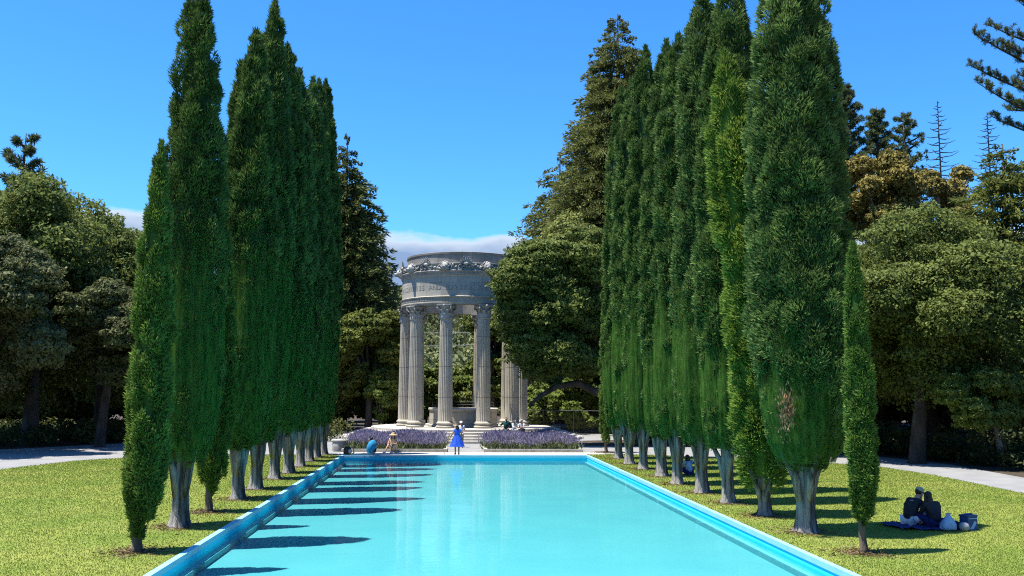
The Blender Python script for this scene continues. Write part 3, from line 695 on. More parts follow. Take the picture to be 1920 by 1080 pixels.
for i, (x, y, h, rm, lb) in enumerate(LEFT):
    q = 34 / (34 + (y - 31) * .9)
    ld = ((0, 0, 1, 1),) if i not in (0, 1, 4) else ((.12, 0, 1, .95), (-.38, .1, .93, .6))
    cypress('cypress_tree', lb, x, y, h, rm * .94, 1.75 + .05 * (i % 3), PROF_TALL if i > 1 else PROF, ld, seed=20 + i, ntuft=int(430 * q + 130), per=64, net=8.6 - .3 * i + (i % 2), tr=.25 + .02 * (i % 2), sl=(.2, .4), sw=(.018 + .0004 * (y - 31), .034 + .0006 * (y - 31)), group=GL, stems=3 + i % 3)
cypress('cypress_tree', 'slender young cypress with thin stem at the right, nearest the camera', 9.27, 20.56, 7.0, .30, .62, PROF_SLIM, seed=40, ntuft=200, per=85, m='cyp_young', bark='bark_young', tr=.085, lean=(.03, 0), wob=.04, sl=(.10, .22), sw=(.012, .024), tuft=(.15, 2.8), group=GR)
cypress('cypress_tree', 'largest fat bushy cypress with stout pale trunk in the right row', 9.20, 23.65, 15.9, 1.32, 1.78, PROF_TALL, ((-.10, 0, 1, .86), (.62, .25, .96, .62), (-.45, .3, .72, .62), (.1, -.5, .62, .7)), seed=41, ntuft=620, per=80, net=4.6, tr=.30, tuft=(.21, 1.6), sl=(.14, .30), sw=(.014, .026), loose=.3, group=GR)
cypress('cypress_tree', 'yellow green loose golden cypress leaning over the pool, in the right row', 9.20, 26.82, 13.8, .86, .95, PROF_TALL, seed=42, ntuft=330, per=62, m='cyp_gold', tr=.22, lean=(-.80, 0), wob=.14, loose=.75, tuft=(.20, 2.0), sl=(.16, .34), sw=(.016, .03), group=GR)
fat = [o for o in bpy.data.objects if o.get('label', '').startswith('largest fat bushy')][0]
r_ = np.random.default_rng(77); k_ = 420; P = np.array([-.80, -1.02, 3.02]) + r_.normal(0, 1, (k_, 3)) * [.10, .08, .26]
V, Q = sprays(P, unit(np.stack([-.2 + r_.normal(0, .3, k_), -.3 + r_.normal(0, .3, k_), np.ones(k_)], 1)), r_.uniform(.07, .16, k_), r_.uniform(.012, .022, k_), r_)
mesh_np('dead_spray', V, Q, leafmat('dead_foliage', (.16, .09, .04), (.36, .23, .12), .1), fat, tint=np.repeat(r_.random(k_), 4))
RIGHT = [(9.09, 29.95, 18.1, 1.06, 'tall cypress with pale forked trunk next to the golden one'),
         (9.06, 32.97, 18.6, 1.0, 'tall cypress with dark based forked trunk, second past the golden one'),
         (8.98, 36.03, 18.0, .98, 'third cypress past the golden one in the right row'),
         (9.14, 39.46, 19.1, .96, 'fourth cypress past the golden one in the right row'),
         (9.14, 43.01, 20.2, .94, 'third big cypress from the far end of the right row'),
         (9.10, 46.2, 19.6, .92, 'second big cypress from the far end of the right row'),
         (9.24, 49.89, 20.4, .92, 'farthest big cypress of the right row')]
for i, (x, y, h, rm, lb) in enumerate(RIGHT):
    q = 34 / (34 + (y - 31) * .9)
    ld = ((0, 0, 1, 1),) if i not in (0, 3) else ((.15, 0, 1, .9), (-.4, .1, .86, .62))
    cypress('cypress_tree', lb, x, y, h, rm, 1.75 + .06 * (i % 3), PROF_TALL, ld, seed=50 + i, ntuft=int(430 * q + 140), per=64, net=6.0 + (i * 7 % 3), tr=.25 + .03 * (i % 2), lean=(.35, 0), sl=(.2, .4), sw=(.018 + .0004 * (y - 31), .034 + .0006 * (y - 31)), group=GR, stems=3 + i % 3)
cypress('cypress_tree', 'thin young cypress at the far end of the right row by the deck', 9.45, 55.0, 9.0, .40, .5, PROF_SLIM, seed=60, ntuft=150, per=60, m='cyp_young', bark='bark_young', tr=.10, wob=.05, group=GR)

r_ = np.random.default_rng(15); Ps = []
for o in [o for o in bpy.data.objects if o.type == 'EMPTY' and o.get('category') == 'cypress tree']:
    k_ = 700; q_ = np.abs(r_.normal(0, .42, k_)) + .12; a_ = r_.uniform(0, 6.283, k_); Ps.append(np.stack([o.location.x + q_ * np.cos(a_), o.location.y + q_ * np.sin(a_), np.full(k_, .022)], 1))
P = np.concatenate(Ps); P = P[(P[:, 0] < PX0 - .05) | (P[:, 0] > PX1 + .05)]; k_ = len(P)
V, Q = sprays(P, unit(r_.normal(size=(k_, 3)) * [1, 1, .12]), r_.uniform(.05, .13, k_), r_.uniform(.008, .018, k_), r_)
tag(mesh_np('fallen_needles', V, Q, leafmat('fallen_needles', (.07, .045, .022), (.22, .15, .075), .05), tint=np.repeat(r_.random(k_), 4)), 'brown fallen cypress sprays littering the grass round the trunks', 'litter', kind='stuff')

def crown_lobes(r, rad, zb, h, nl, sq=1.0, dome=.75):
    d = unit(r.normal(size=(nl, 3))); d[:, 2] = np.abs(d[:, 2]) * np.where(r.random(nl) < dome, 1, -1)
    f = r.uniform(.45, .92, nl)[:, None]
    c0 = np.array([0, 0, zb + (h - zb) * .42])
    sc_ = np.array([rad, rad * sq, (h - zb) * .5])
    C = c0 + d * f * sc_
    C[:, 2] = np.maximum(C[:, 2], zb + .1 * (h - zb))
    RL = rad * r.uniform(.20, .36, nl)
    C[:, 2] = np.minimum(C[:, 2], h - RL * .8)
    return C, RL
def oak(name, label, cat, x, y, h, rad, zb, seed, m='oak', bark='bark_dark', nl=46, nleaf=30000, size=(.14, .24), trx=(0, 0), tr=None, sq=1.0, lobes=None, group=None, dome=.75, z_base=0, limbs=6, extra_limbs=()):
    nleaf = int(nleaf * 1.7); size = (size[0] * .7, size[1] * .72)
    r = np.random.default_rng(seed); root = empty(name, (x, y, z_base)); tag(root, label, cat, group)
    C, RL = crown_lobes(r, rad, zb, h, nl, sq, dome) if lobes is None else lobes(r)
    w_ = RL ** 2; idx = r.choice(len(C), nleaf, p=w_ / w_.sum())
    d = unit(r.normal(size=(nleaf, 3)) + [0, 0, .35])
    ns = 1 + .22 * np.sin(d[:, 0] * 7 + idx) * np.sin(d[:, 1] * 6 + idx * 2) + .16 * np.sin(d[:, 2] * 9 + idx)
    P = C[idx] + d * (RL[idx] * ns * (.62 + .42 * r.random(nleaf) ** .6))[:, None] * [1, 1, .82]
    P[:, 2] = np.maximum(P[:, 2], .25)
    N = d + r.normal(0, .65, (nleaf, 3)) + [0, 0, .2]
    V, Q = leaves(P, N, r.uniform(size[0], size[1], nleaf) * (1 + .6 * (r.random(nleaf) < .1)), r)
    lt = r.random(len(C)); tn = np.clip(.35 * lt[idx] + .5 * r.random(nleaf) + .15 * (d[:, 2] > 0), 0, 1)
    mesh_np('crown', V, Q, M[m], root, tint=np.repeat(tn, 4))
    tk = MB(); T = tr or max(.16, h * .026); tx, ty = trx
    zt = zb + (h - zb) * .18
    tk.tube([(tx, ty, -.1), (tx, ty, .15), (tx * .9 + .1 * T, ty * .9, zt * .4), (tx * .6, ty * .6, zt)], [T * 1.6, T * 1.2, T, T * .8], 10)
    order = r.permutation(len(C))[:limbs]
    for j in order:
        e = C[j]; mid = np.array([tx * .6 + (e[0] - tx * .6) * .45, ty * .6 + (e[1] - ty * .6) * .45, zt + (e[2] - zt) * .6 + .3])
        tk.tube([(tx * .62, ty * .62, zt * .93), mid, e], [T * .62, T * .4, T * .15], 7)
    for path, rads in extra_limbs: tk.tube(path, rads, 8)
    tk.build('trunk', M[bark], root, smooth='all')
    return root
def px(pxx, yy):                                       # lateral position of a sight line at distance yy
    d = cF + cR * (pxx - 960) / FPX - cU * 195 / FPX
    return float(d[0] / d[1] * yy)
GW = 'oaks of the wood left of the lawn'
oak('oak_tree', 'high domed dark oak at the left edge of the picture', 'tree', px(60, 62), 62, 18.2, 6.6, 1.8, 101, nleaf=80000, nl=66, size=(.11, .19), group=GW)
oak('oak_tree', 'dark oak with rounded top between the high domed oak and the left cypresses', 'tree', px(190, 67), 67, 17.4, 5.2, 1.8, 102, nleaf=64000, nl=56, size=(.11, .19), group=GW)
oak('oak_tree', 'oak with lower ragged top right beside the nearest left cypress', 'tree', px(262, 74), 74, 16.2, 4.6, 3.0, 103, nleaf=34000, group=GW)
oak('oak_tree', 'grey green oak whose low bough hangs over the sunlit path at left', 'tree', -19.8, 58.6, 11.0, 3.6, 3.4, 104, m='oak_grey', nleaf=60000, nl=38, size=(.09, .16), trx=(-1.5, 1.5), group=GW)
oak('oak_tree', 'grey green oak filling the far left edge below the high dome', 'tree', -25.6, 53.5, 12.2, 4.2, 3.2, 105, m='oak_grey', nleaf=70000, nl=42, size=(.09, .16), trx=(-.5, 2), group=GW)
oak('oak_tree', 'dark oak deep in the left wood behind the grey green oak', 'tree', px(120, 78), 78, 14, 6, 1.2, 106, nleaf=26000, group=GW)
oak('oak_tree', 'dark oak behind the left cypresses beside the tall redwood', 'tree', px(430, 80), 80, 14, 6.5, 2.5, 107, nleaf=28000, group=GW)
# right of the temple
def lobes_temple_oak(r):
    C = []; RL = []
    def put(x, y, z, q): C.append((x, y, z)); RL.append(q)
    for _ in range(125):
        u = r.uniform(-4.3, 6.2); top = np.interp(u, [-5.2, -4.6, -3.6, -2, 0, 2.5, 4.5, 6.2], [10.6, 12.3, 13.4, 14.6, 15.2, 15.2, 14.0, 11]); bot = np.interp(u, [-5.2, -4.4, -3.7, -2.9, 0, 3, 6.2], [8.2, 7.3, 5.7, 3.9, 3.5, 3.8, 5.0])
        q = r.uniform(.75, 1.35); z = r.uniform(bot + q, max(bot + q + .1, top - q)); put(u, r.uniform(-2.6, 2.8) * (1 - abs(u) / 8), z, q)
    return np.array(C), np.array(RL)
oak('oak_tree', 'big spreading oak in front of the right half of the temple', 'tree', 8.45, 62.5, 15.3, 5, 4, 110, m='oak', nleaf=150000, size=(.09, .165), trx=(4.6, .6), tr=.42, lobes=lobes_temple_oak, limbs=10,
    extra_limbs=[([(3.2, .4, 3.6), (1.6, 0, 3.55), (.4, -.1, 4.1), (-1.0, -.2, 3.9), (-2.2, -.2, 3.2), (-2.9, -.2, 2.6)], [.34, .27, .24, .2, .14, .08])])
oak('oak_tree', 'tall olive oak behind the spreading oak and below the redwoods', 'tree', px(1075, 88), 88, 21.2, 7.0, 5, 111, m='oak_olive', nleaf=52000, nl=60, size=(.16, .28))
oak('oak_tree', 'small dark oak top showing just above the temple rim', 'tree', px(985, 84), 84, 17.8, 3.0, 6, 112, m='oak', nleaf=18000, nl=26, size=(.16, .26))
oak('oak_tree', 'dark leafy tree seen through the temple between its right columns', 'tree', px(925, 86), 86, 12.5, 3.0, 2.4, 113, nleaf=24000, nl=30)
GR2 = 'oaks of the wood right of the lawn'
oak('oak_tree', 'broad green oak over the path directly right of the fat cypress', 'tree', 23.8, 54.3, 13.4, 5.6, 3.2, 120, m='oak_olive', nleaf=90000, nl=70, size=(.085, .16), group=GR2)
oak('oak_tree', 'large green oak at the right edge of the picture', 'tree', 25.6, 46.8, 13.6, 5.4, 3.0, 121, m='oak', nleaf=110000, nl=76, size=(.075, .14), trx=(-1.5, 0), group=GR2)
oak('oak_tree', 'lower oak with forked dark trunk by the path bend right', 'tree', 23.4, 53.0, 8.4, 3.3, 3.2, 122, m='oak_olive', nleaf=60000, nl=40, size=(.08, .15), trx=(-.4, .3), tr=.26, group=GR2)
oak('small_tree', 'low bright leafy tree with leaning pale trunk at right edge', 'tree', px(1868, 43), 44.0, 5.2, 2.5, 2.0, 123, m='bright', bark='bark_pale', dome=.5, nleaf=34000, nl=22, size=(.065, .12), trx=(1.3, 1), tr=.14, group=GR2)
oak('oak_tree', 'oak rising behind between the two largest right oaks', 'tree', px(1760, 62), 63, 15.2, 5.5, 3, 124, m='oak', nleaf=40000, nl=48, size=(.14, .24), group=GR2)
oak('oak_tree', 'dark oak hidden mostly by the right cypress row', 'tree', px(1480, 66), 68, 14.5, 6, 3, 125, m='oak', nleaf=34000, nl=40, group=GR2)
oak('oak_tree', 'dark oak deep in the right wood above the path', 'tree', px(1640, 76), 76, 14, 6, 2.4, 126, m='oak', nleaf=30000, nl=40, group=GR2)
oak('madrone_tree', 'round topped russet brown tree beside the fat cypress', 'tree', px(1668, 85), 85, 30.6, 4.8, 8, 130, m='madrone', bark='bark_pale', nleaf=30000, nl=36, size=(.14, .24), group='russet trees on the right skyline')
oak('madrone_tree', 'thinner russet brown tree below the dead conifer', 'tree', px(1790, 88), 88, 30.2, 4.4, 5, 131, m='madrone', bark='bark_pale', nleaf=28000, nl=30, size=(.14, .24), group='russet trees on the right skyline')
# bushes seen through and beside the temple
for (pxx, yy, h, rd, mm, sd, lb) in ((800, 96, 8.4, 2.4, 'bright', 140, 'yellow green bush seen between the two left temple columns'),
                                     (868, 99, 7.6, 2.6, 'bright', 141, 'bright bush seen through the middle of the temple'),
                                     (905, 92, 6.2, 1.8, 'oak_olive', 142, 'olive bush behind the right front temple column'),
                                     (712, 80, 6.6, 1.7, 'bright', 143, 'sunlit bush in the dark wood left of the temple'),
                                     (1015, 82, 4.6, 2.3, 'bright', 144, 'leafy bush behind the wire fence nearest the temple'),
                                     (1092, 80, 5.0, 2.3, 'bright', 145, 'big leaved vine bush behind the wire fence at its right end'),
                                     (745, 84, 5.0, 2.2, 'oak', 146, 'dark low bush beside the temple platform at left')):
    oak('bush', lb, 'bush', px(pxx, yy), yy, h, rd, .5, sd, m=mm, nleaf=13000, nl=26, size=(.12, .22), tr=.09, limbs=4, dome=.6)

def redwood(name, label, x, y, h, rb, zb, seed, m='redwood', nb=620, per=46, shape=.85, droop=.35, qs=(.22, .42), sparse=1.0, z_base=0):
    r = np.random.default_rng(seed); root = empty(name, (x, y, z_base)); tag(root, label, 'conifer')
    t = 1 - np.sqrt(r.random(nb)) * 1.0; t = np.clip(t, 0, .995)
    az_ = r.uniform(0, 6.283, nb); zc = zb + (h - zb) * t
    L = (rb * (1 - t) ** shape * r.uniform(.62, 1.12, nb) + .12) * (1 + .14 * np.sin(az_ * 2 + seed) * (t < .8))
    idx = np.repeat(np.arange(nb), per); n = len(idx); s = r.random(n) ** .55
    up = r.uniform(.0, .3, nb)
    rad = L[idx] * s; zz = zc[idx] + up[idx] * rad - droop * rad ** 2 / (L[idx] + .5) 
    side = r.normal(0, .13, n) * L[idx] * (1.15 - s)
    ca, sa = np.cos(az_[idx]), np.sin(az_[idx])
    P = np.stack([rad * ca - side * sa, rad * sa + side * ca, zz + r.normal(0, .10, n)], 1)
    D = unit(np.stack([ca, sa, -.15 + r.normal(0, .35, n)], 1) + r.normal(0, .45, (n, 3)))
    tq = np.clip((1 - t) * 4, .35, 1)[idx]; V, Q = sprays(P, D, r.uniform(qs[0] * 1.5, qs[1] * 1.7, n) * tq, r.uniform(.045, .09, n) * sparse, r)
    tb = r.random(nb); tn = np.clip(.4 * tb[idx] + .25 * s + .35 * r.random(n), 0, 1)
    mesh_np('crown', V, Q, M[m], root, tint=np.repeat(tn, 4))
    tk = MB(); T = h * .018
    tk.tube([(0, 0, -.2), (0, 0, h * .3), (0, 0, h * .7), (0, 0, h * .985)], [T * 1.25, T, T * .5, .04], 10)
    for j in r.permutation(nb)[:90]:
        e = L[j] * .8; tk.tube([(0, 0, zc[j]), (e * .5 * math.cos(az_[j]), e * .5 * math.sin(az_[j]), zc[j] + up[j] * e * .5 - droop * e * .18), (e * math.cos(az_[j]), e * math.sin(az_[j]), zc[j] + up[j] * e - droop * e * .7)], [.09, .06, .02], 5)
    tk.build('trunk', M['bark_dark'], root, smooth='all')
redwood('redwood_tree', 'tallest olive brown redwood rising behind the right cypress row', px(1163, 100), 100, 46.6, 13.2, 8, 200, nb=2500, per=95, shape=.78, qs=(.25, .45))
redwood('redwood_tree', 'lower redwood left of the tallest one, branches reaching over the oak', px(1050, 106), 106, 31.5, 9.5, 8, 201, nb=700, per=60, shape=.7, qs=(.25, .45))
redwood('redwood_tree', 'dark redwood peeping out right of the left cypress row', px(640, 88), 88, 27.8, 6.6, 3, 202, m='redwood_dark', nb=1600, per=70, shape=.7)
oak('oak_tree', 'olive oak at the foot of the redwood left of the temple', 'tree', px(690, 80), 81, 11.5, 3.6, 2.8, 114, m='oak_olive', nleaf=34000, nl=40)
redwood('cedar_tree', 'bushy olive conifer at the right edge above the oaks', px(1905, 70), 70, 23.8, 5.6, 9, 203, nb=520, per=60, m='oak_olive', shape=.6, droop=.1)

def pine(name, label, x, y, h, zb, rb, seed, nb=34, tufts=7, m='pine', ns=46, nlen=.32, side=None):
    r = np.random.default_rng(seed); root = empty(name, (x, y, 0)); tag(root, label, 'pine tree')
    tk = MB(); T = h * .014
    tk.tube([(0, 0, -.2), (.15, .1, h * .4), (-.1, 0, h * .75), (0, 0, h)], [T * 1.4, T, T * .6, .04], 9)
    Ps, Ds = [], []
    for i in range(nb):
        t = i / nb; z = zb + (h - zb) * t * .97; a = i * 2.4 + r.uniform(-.4, .4) if side is None else side + r.uniform(-1.2, 1.2) + (math.pi if r.random() < .25 else 0)
        L = rb * (1 - t) ** .7 * r.uniform(.6, 1.1) + .4
        path = [(s * L * math.cos(a), s * L * math.sin(a), z + .12 * s * L + .35 * L * s * s) for s in (0, .35, .7, 1)]
        tk.tube(path, [T * .36 * (1 - t * .6), T * .26, T * .16, .015], 6)
        for k in range(tufts):
            s = 1 if k == 0 else r.uniform(.3, 1); c = np.array([s * L * math.cos(a), s * L * math.sin(a), z + .12 * s * L + .35 * L * s * s]) + (r.normal(0, .12 * L, 3) * [1, 1, .4] if k else 0)
            d = unit(r.normal(size=(ns, 3)) + [0.6 * math.cos(a), .6 * math.sin(a), .7]); Ps.append(np.repeat(c[None], ns, 0) + d * r.uniform(0, .16, (ns, 1))); Ds.append(d)
    P = np.concatenate(Ps); D = np.concatenate(Ds); n = len(P)
    V, Q = sprays(P, D, r.uniform(nlen * .7, nlen * 1.2, n), r.uniform(.022, .042, n) * (nlen / .32), r)
    mesh_np('crown', V, Q, M[m], root, tint=np.repeat(r.random(n), 4))
    tk.build('trunk', M['bark_dark'], root, smooth='all')
def bough_pine(label, x, y, boughs, seed):
    """a near pine of which long rising boughs carry upright needle tufts"""
    r = np.random.default_rng(seed); root = empty('pine_tree', (x, y, 0)); tag(root, label, 'pine tree'); tk = MB()
    tk.tube([(0, 0, -.1), (.1, 0, 8), (-.05, 0, 15), (0, 0, 21), (0, 0, 24.5)], [.42, .34, .22, .10, .03], 10); Ps, Ds = [], []
    def tuft(c, d0, ns, spread=.06):
        d = unit(r.normal(size=(ns, 3)) * .8 + d0); Ps.append(c + d * r.uniform(0, spread, (ns, 1))); Ds.append(d)
    for (z0_, ex, ey_, ez) in boughs:
        a = np.array([0, 0, z0_]); e = np.array([ex, ey_, ez]); q = [a, a + (e - a) * .4 + (0, 0, -.12), a + (e - a) * .75 + (0, 0, -.10), e]
        tk.tube(q, [.085, .06, .04, .012], 7)
        L = np.linalg.norm(e - a); n = int(L * 9)
        for k in range(n):
            s_ = .22 + .78 * k / n; i_ = min(int(s_ * 3), 2); f_ = s_ * 3 - i_ if s_ < .999 else 1
            c = np.interp([s_], [0, .4, .75, 1], [q[0][0], q[1][0], q[2][0], q[3][0]])[0], np.interp([s_], [0, .4, .75, 1], [q[0][1], q[1][1], q[2][1], q[3][1]])[0], np.interp([s_], [0, .4, .75, 1], [q[0][2], q[1][2], q[2][2], q[3][2]])[0]
            c = np.array(c); d = unit(e - a); sd = r.normal(0, .42, 3) * [.6, 1, .25] + d * .25 + [0, 0, .32]; tl_ = r.uniform(.22, .62) * (1.1 - .45 * s_)
            tip = c + sd / (np.linalg.norm(sd) + 1e-6) * tl_; tk.tube([c, (c + tip) / 2 + (0, 0, -.03), tip], [.018, .014, .007], 5)
            for u in (.45, .75, 1.0): tuft(c + (tip - c) * u, (tip - c) / tl_ * .8 + [0, 0, .4], 34)
    P = np.concatenate(Ps); D = np.concatenate(Ds); n = len(P)
    V, Q = sprays(P, D, r.uniform(.10, .19, n), r.uniform(.007, .013, n), r)
    mesh_np('crown', V, Q, M['pine'], root, tint=np.repeat(r.random(n), 4)); tk.build('trunk', M['bark_dark'], root, smooth='all')
rb_ = random.Random(31); bg_ = [(18.55, -4.85, .0, 20.95), (17.3, -4.95, .2, 19.4), (16.0, -4.9, -.2, 18.4), (20.0, -3.8, .3, 21.5), (15.4, -3.9, .5, 17.0), (19.2, -3.6, -.5, 20.3), (17.0, -3.4, -.9, 18.2), (21.2, -2.4, 0, 22.6)]
for _ in range(22):
    a_ = rb_.uniform(-1.9, 1.9); l_ = rb_.uniform(2.4, 4.0); z_ = rb_.uniform(15.5, 22); bg_.append((z_, l_ * math.cos(a_), l_ * math.sin(a_), z_ + rb_.uniform(.6, 1.6)))
bough_pine('near pine whose upturned boughs reach in at the upper right edge', px(2045, 42), 42, bg_, 300)
pine('pine_tree', 'lone pine top above the oaks at the left edge', px(18, 84), 84, 26.2, 16, 2.6, 301, nb=22, tufts=7, nlen=.5)
pine('pine_tree', 'pine close behind the fat cypress on the right skyline', px(1606, 108), 108, 41.5, 22, 3.8, 302, nb=80, tufts=10, nlen=.42)
pine('pine_tree', 'dark pine second from the fat cypress on the right skyline', px(1664, 110), 110, 39.2, 22, 3.4, 303, nb=70, tufts=10, nlen=.42)
pine('pine_tree', 'open crowned sparse pine left of the dead conifer', px(1716, 110), 110, 38.8, 24, 3.8, 304, nb=46, tufts=8, nlen=.40)
def dead(label, x, y, h, zb, rb, seed):
    r = random.Random(seed); root = empty('dead_conifer', (x, y, 0)); tag(root, label, 'dead tree')
    tk = MB(); tk.tube([(0, 0, 0), (0, 0, h * .6), (0, 0, h)], [.32, .16, .03], 8); tk.build('trunk', M['bark_dark'], root)
    br = MB()
    for i in range(64):
        t = i / 64; z = zb + (h - zb) * t; a = i * 2.39996; L = rb * (1 - t) ** .8 * r.uniform(.7, 1.1) + .2
        br.tube([(0, 0, z), (L * .6 * math.cos(a), L * .6 * math.sin(a), z - .02 * L), (L * math.cos(a), L * math.sin(a), z + .12 * L)], [.075, .05, .02], 5)
    br.build('bare_branches', M['bark_dark'], root)
dead('bare dead conifer standing against the sky at right', px(1783, 110), 110, 40.2, 26, 3.8, 310)
dead('second bare conifer top partly behind the pine at right edge', px(1878, 106), 106, 37.6, 26, 3.2, 311)

# woods beyond, undergrowth, far hillside
def wood_mass(name, label, spots, seed, m, per, size, lowest=.3):
    r = np.random.default_rng(seed); Ps, Ns, Ss, Ts = [], [], [], []
    for (x, y, z, h, rd) in spots:
        nl = 16; C, RL = crown_lobes(r, rd, h * .12, h, nl); idx = r.integers(0, nl, per); d = unit(r.normal(size=(per, 3)) + [0, 0, .4])
        P = C[idx] + d * (RL[idx] * r.uniform(.75, 1.15, per))[:, None]; P[:, 2] = np.maximum(P[:, 2], lowest)
        Ps.append(P + [x, y, z]); Ns.append(d + r.normal(0, .5, (per, 3))); Ss.append(r.uniform(size[0], size[1], per) * (h / 12 if h > 12 else 1)); Ts.append(np.clip(.5 * r.random() + .6 * r.random(per) - .05, 0, 1))
    V, Q = leaves(np.concatenate(Ps), np.concatenate(Ns), np.concatenate(Ss), r)
    tag(mesh_np(name, V, Q, M[m], tint=np.repeat(np.concatenate(Ts), 4)), label, 'woodland', kind='stuff')
r = random.Random(9)
sp = [(r.uniform(-58, -12), r.uniform(76, 104), 0, r.uniform(9, 13), r.uniform(4, 6)) for _ in range(34)] + [(r.uniform(-60, -6), r.uniform(84, 112), 0, r.uniform(5, 8), r.uniform(3, 5)) for _ in range(30)]
wood_mass('woodland', 'dark shaded woodland behind the oaks left of the lawn', sp, 70, 'oak', 6500, (.25, .42))
sp = [(r.uniform(14, 66), r.uniform(72, 104), 0, r.uniform(10, 15), r.uniform(4, 6)) for _ in range(40)] + [(r.uniform(12, 70), r.uniform(80, 112), 0, r.uniform(5, 8), r.uniform(3, 5)) for _ in range(34)] + [(r.uniform(27, 52), r.uniform(92, 112), 0, r.uniform(20, 25), r.uniform(4, 6)) for _ in range(12)] + [(r.uniform(34, 48), r.uniform(48, 70), 0, r.uniform(9, 13), r.uniform(4, 5)) for _ in range(12)]
wood_mass('woodland', 'dark shaded woodland behind the oaks right of the lawn', sp, 71, 'oak', 6500, (.25, .42))
sp = []
for _ in range(420):
    x, y = r.uniform(-34, -8), r.uniform(58, 80)
    if y < 66.8 + max(0, (-20 - x) * 1.1) * -1.0 and x > -22: continue
    if x <= -22 and y < 58.5 + (x + 26) * 1.5: continue
    sp.append((x, y, 0, r.uniform(.5, 1.6), r.uniform(.6, 1.4)))
wood_mass('undergrowth', 'low leafy undergrowth along the far edge of the left path', sp, 72, 'undergrowth', 150, (.07, .14), .03)
sp = []
for _ in range(460):
    y = r.uniform(32, 66); edge_x = np.interp(y, [30, 38.5, 46, 52.2, 56.5, 61, 66], [23.8, 24.8, 25.7, 24.6, 20.9, 15.2, 12]); x = edge_x + 1.2 + abs(r.gauss(0, 5.5))
    sp.append((x, y, 0, r.uniform(.3, 1.0) * (1 + 1.2 * (r.random() < .25)), r.uniform(.6, 1.5)))
wood_mass('undergrowth', 'low leafy undergrowth along the far edge of the right path', sp, 73, 'undergrowth', 170, (.07, .14), .03)
# hillside
def hill_z(x, y):
    d = np.hypot(x, y); az_ = np.arctan2(x, y)
    s = np.clip((d - 150) / 560, 0, 1); s = s * s * (3 - 2 * s)
    return s * (50 + 9 * np.sin(az_ * 9 + 1.2) - 160 * np.clip(az_ + .02, -.2, .2)) + 5 * s * np.sin(d / 47 + az_ * 14)
A = np.linspace(-.9, .9, 90); Dd = np.linspace(120, 1100, 60)
V = [(d * math.sin(a), d * math.cos(a), float(hill_z(d * math.sin(a), d * math.cos(a))) - .2) for d in Dd for a in A]
F = [(i * 90 + k, i * 90 + k + 1, (i + 1) * 90 + k + 1, (i + 1) * 90 + k) for i in range(59) for k in range(89)]
o = mesh_np('hill', V, F, mat('hill_grass', (.16, .135, .07), (.09, .10, .045), .02, .95), smooth=True); o['kind'] = 'structure'
sp = []
for _ in range(2600):
    a = r.uniform(-.17, .16); d = 135 + 620 * r.random() ** .8; x, y = d * math.sin(a), d * math.cos(a)
    if math.sin(x * .045 + 1.3) * math.sin(y * .021) > .45 and d < 420 and r.random() < .8: continue
    h = r.uniform(5, 12) * (.75 + d / 900); sp.append((x, y, float(hill_z(x, y)) - .8, h, h * r.uniform(.32, .5)))
wood_mass('hill_woodland', 'hazy wooded hillside far behind the temple', sp, 74, 'hillwood', 150, (.55, 1.0))

# ------------------------------------------------------------------ fence and power line behind the temple
fe = empty('wire_fence', (9.8, 76.5, 0)); tag(fe, 'dark wire fence with top rail right of the temple', 'fence')
rr_ = MB(); rr_.tube([(-4.2, 0, 2.05), (5.5, -.6, 1.98)], .035, 6); rr_.tube([(-4.2, 0, .15), (5.5, -.6, .15)], .02, 6); rr_.build('rail', M['metal'], fe)
for k in range(5):
    p_ = MB(); x = -4.2 + 9.7 * k / 4; p_.tube([(x, -.6 * k / 4, 0), (x, -.6 * k / 4, 2.12)], .04, 6); p_.build('fence_post', M['metal'], fe)
me_ = MB()
for k in range(80):
    x = -4.2 + 9.7 * k / 80
    for s_ in (-1, 1):
        x2 = x + s_ * .9
        if -4.2 <= x2 <= 5.5: me_.tube([(x, -.6 * (x + 4.2) / 9.7, .15), (x2, -.6 * (x2 + 4.2) / 9.7, 2.0)], .004, 3, False)
me_.build('wire_mesh', M['metal'], fe)
for lb, z0, z1 in (('thin pale overhead cable crossing behind the temple columns', 9.6, 11.2), ('second overhead cable crossing above the lower one behind the temple', 11.6, 12.6)):
    t = np.linspace(0, 1, 30); cb = MB(); cb.tube([(-30 + 60 * q, 128 - 6 * q, z0 + (z1 - z0) * q - 4 * q * (1 - q) * .8) for q in t], .045, 5)
    tag(cb.build('overhead_cable', M['wire']), lb, 'cable')

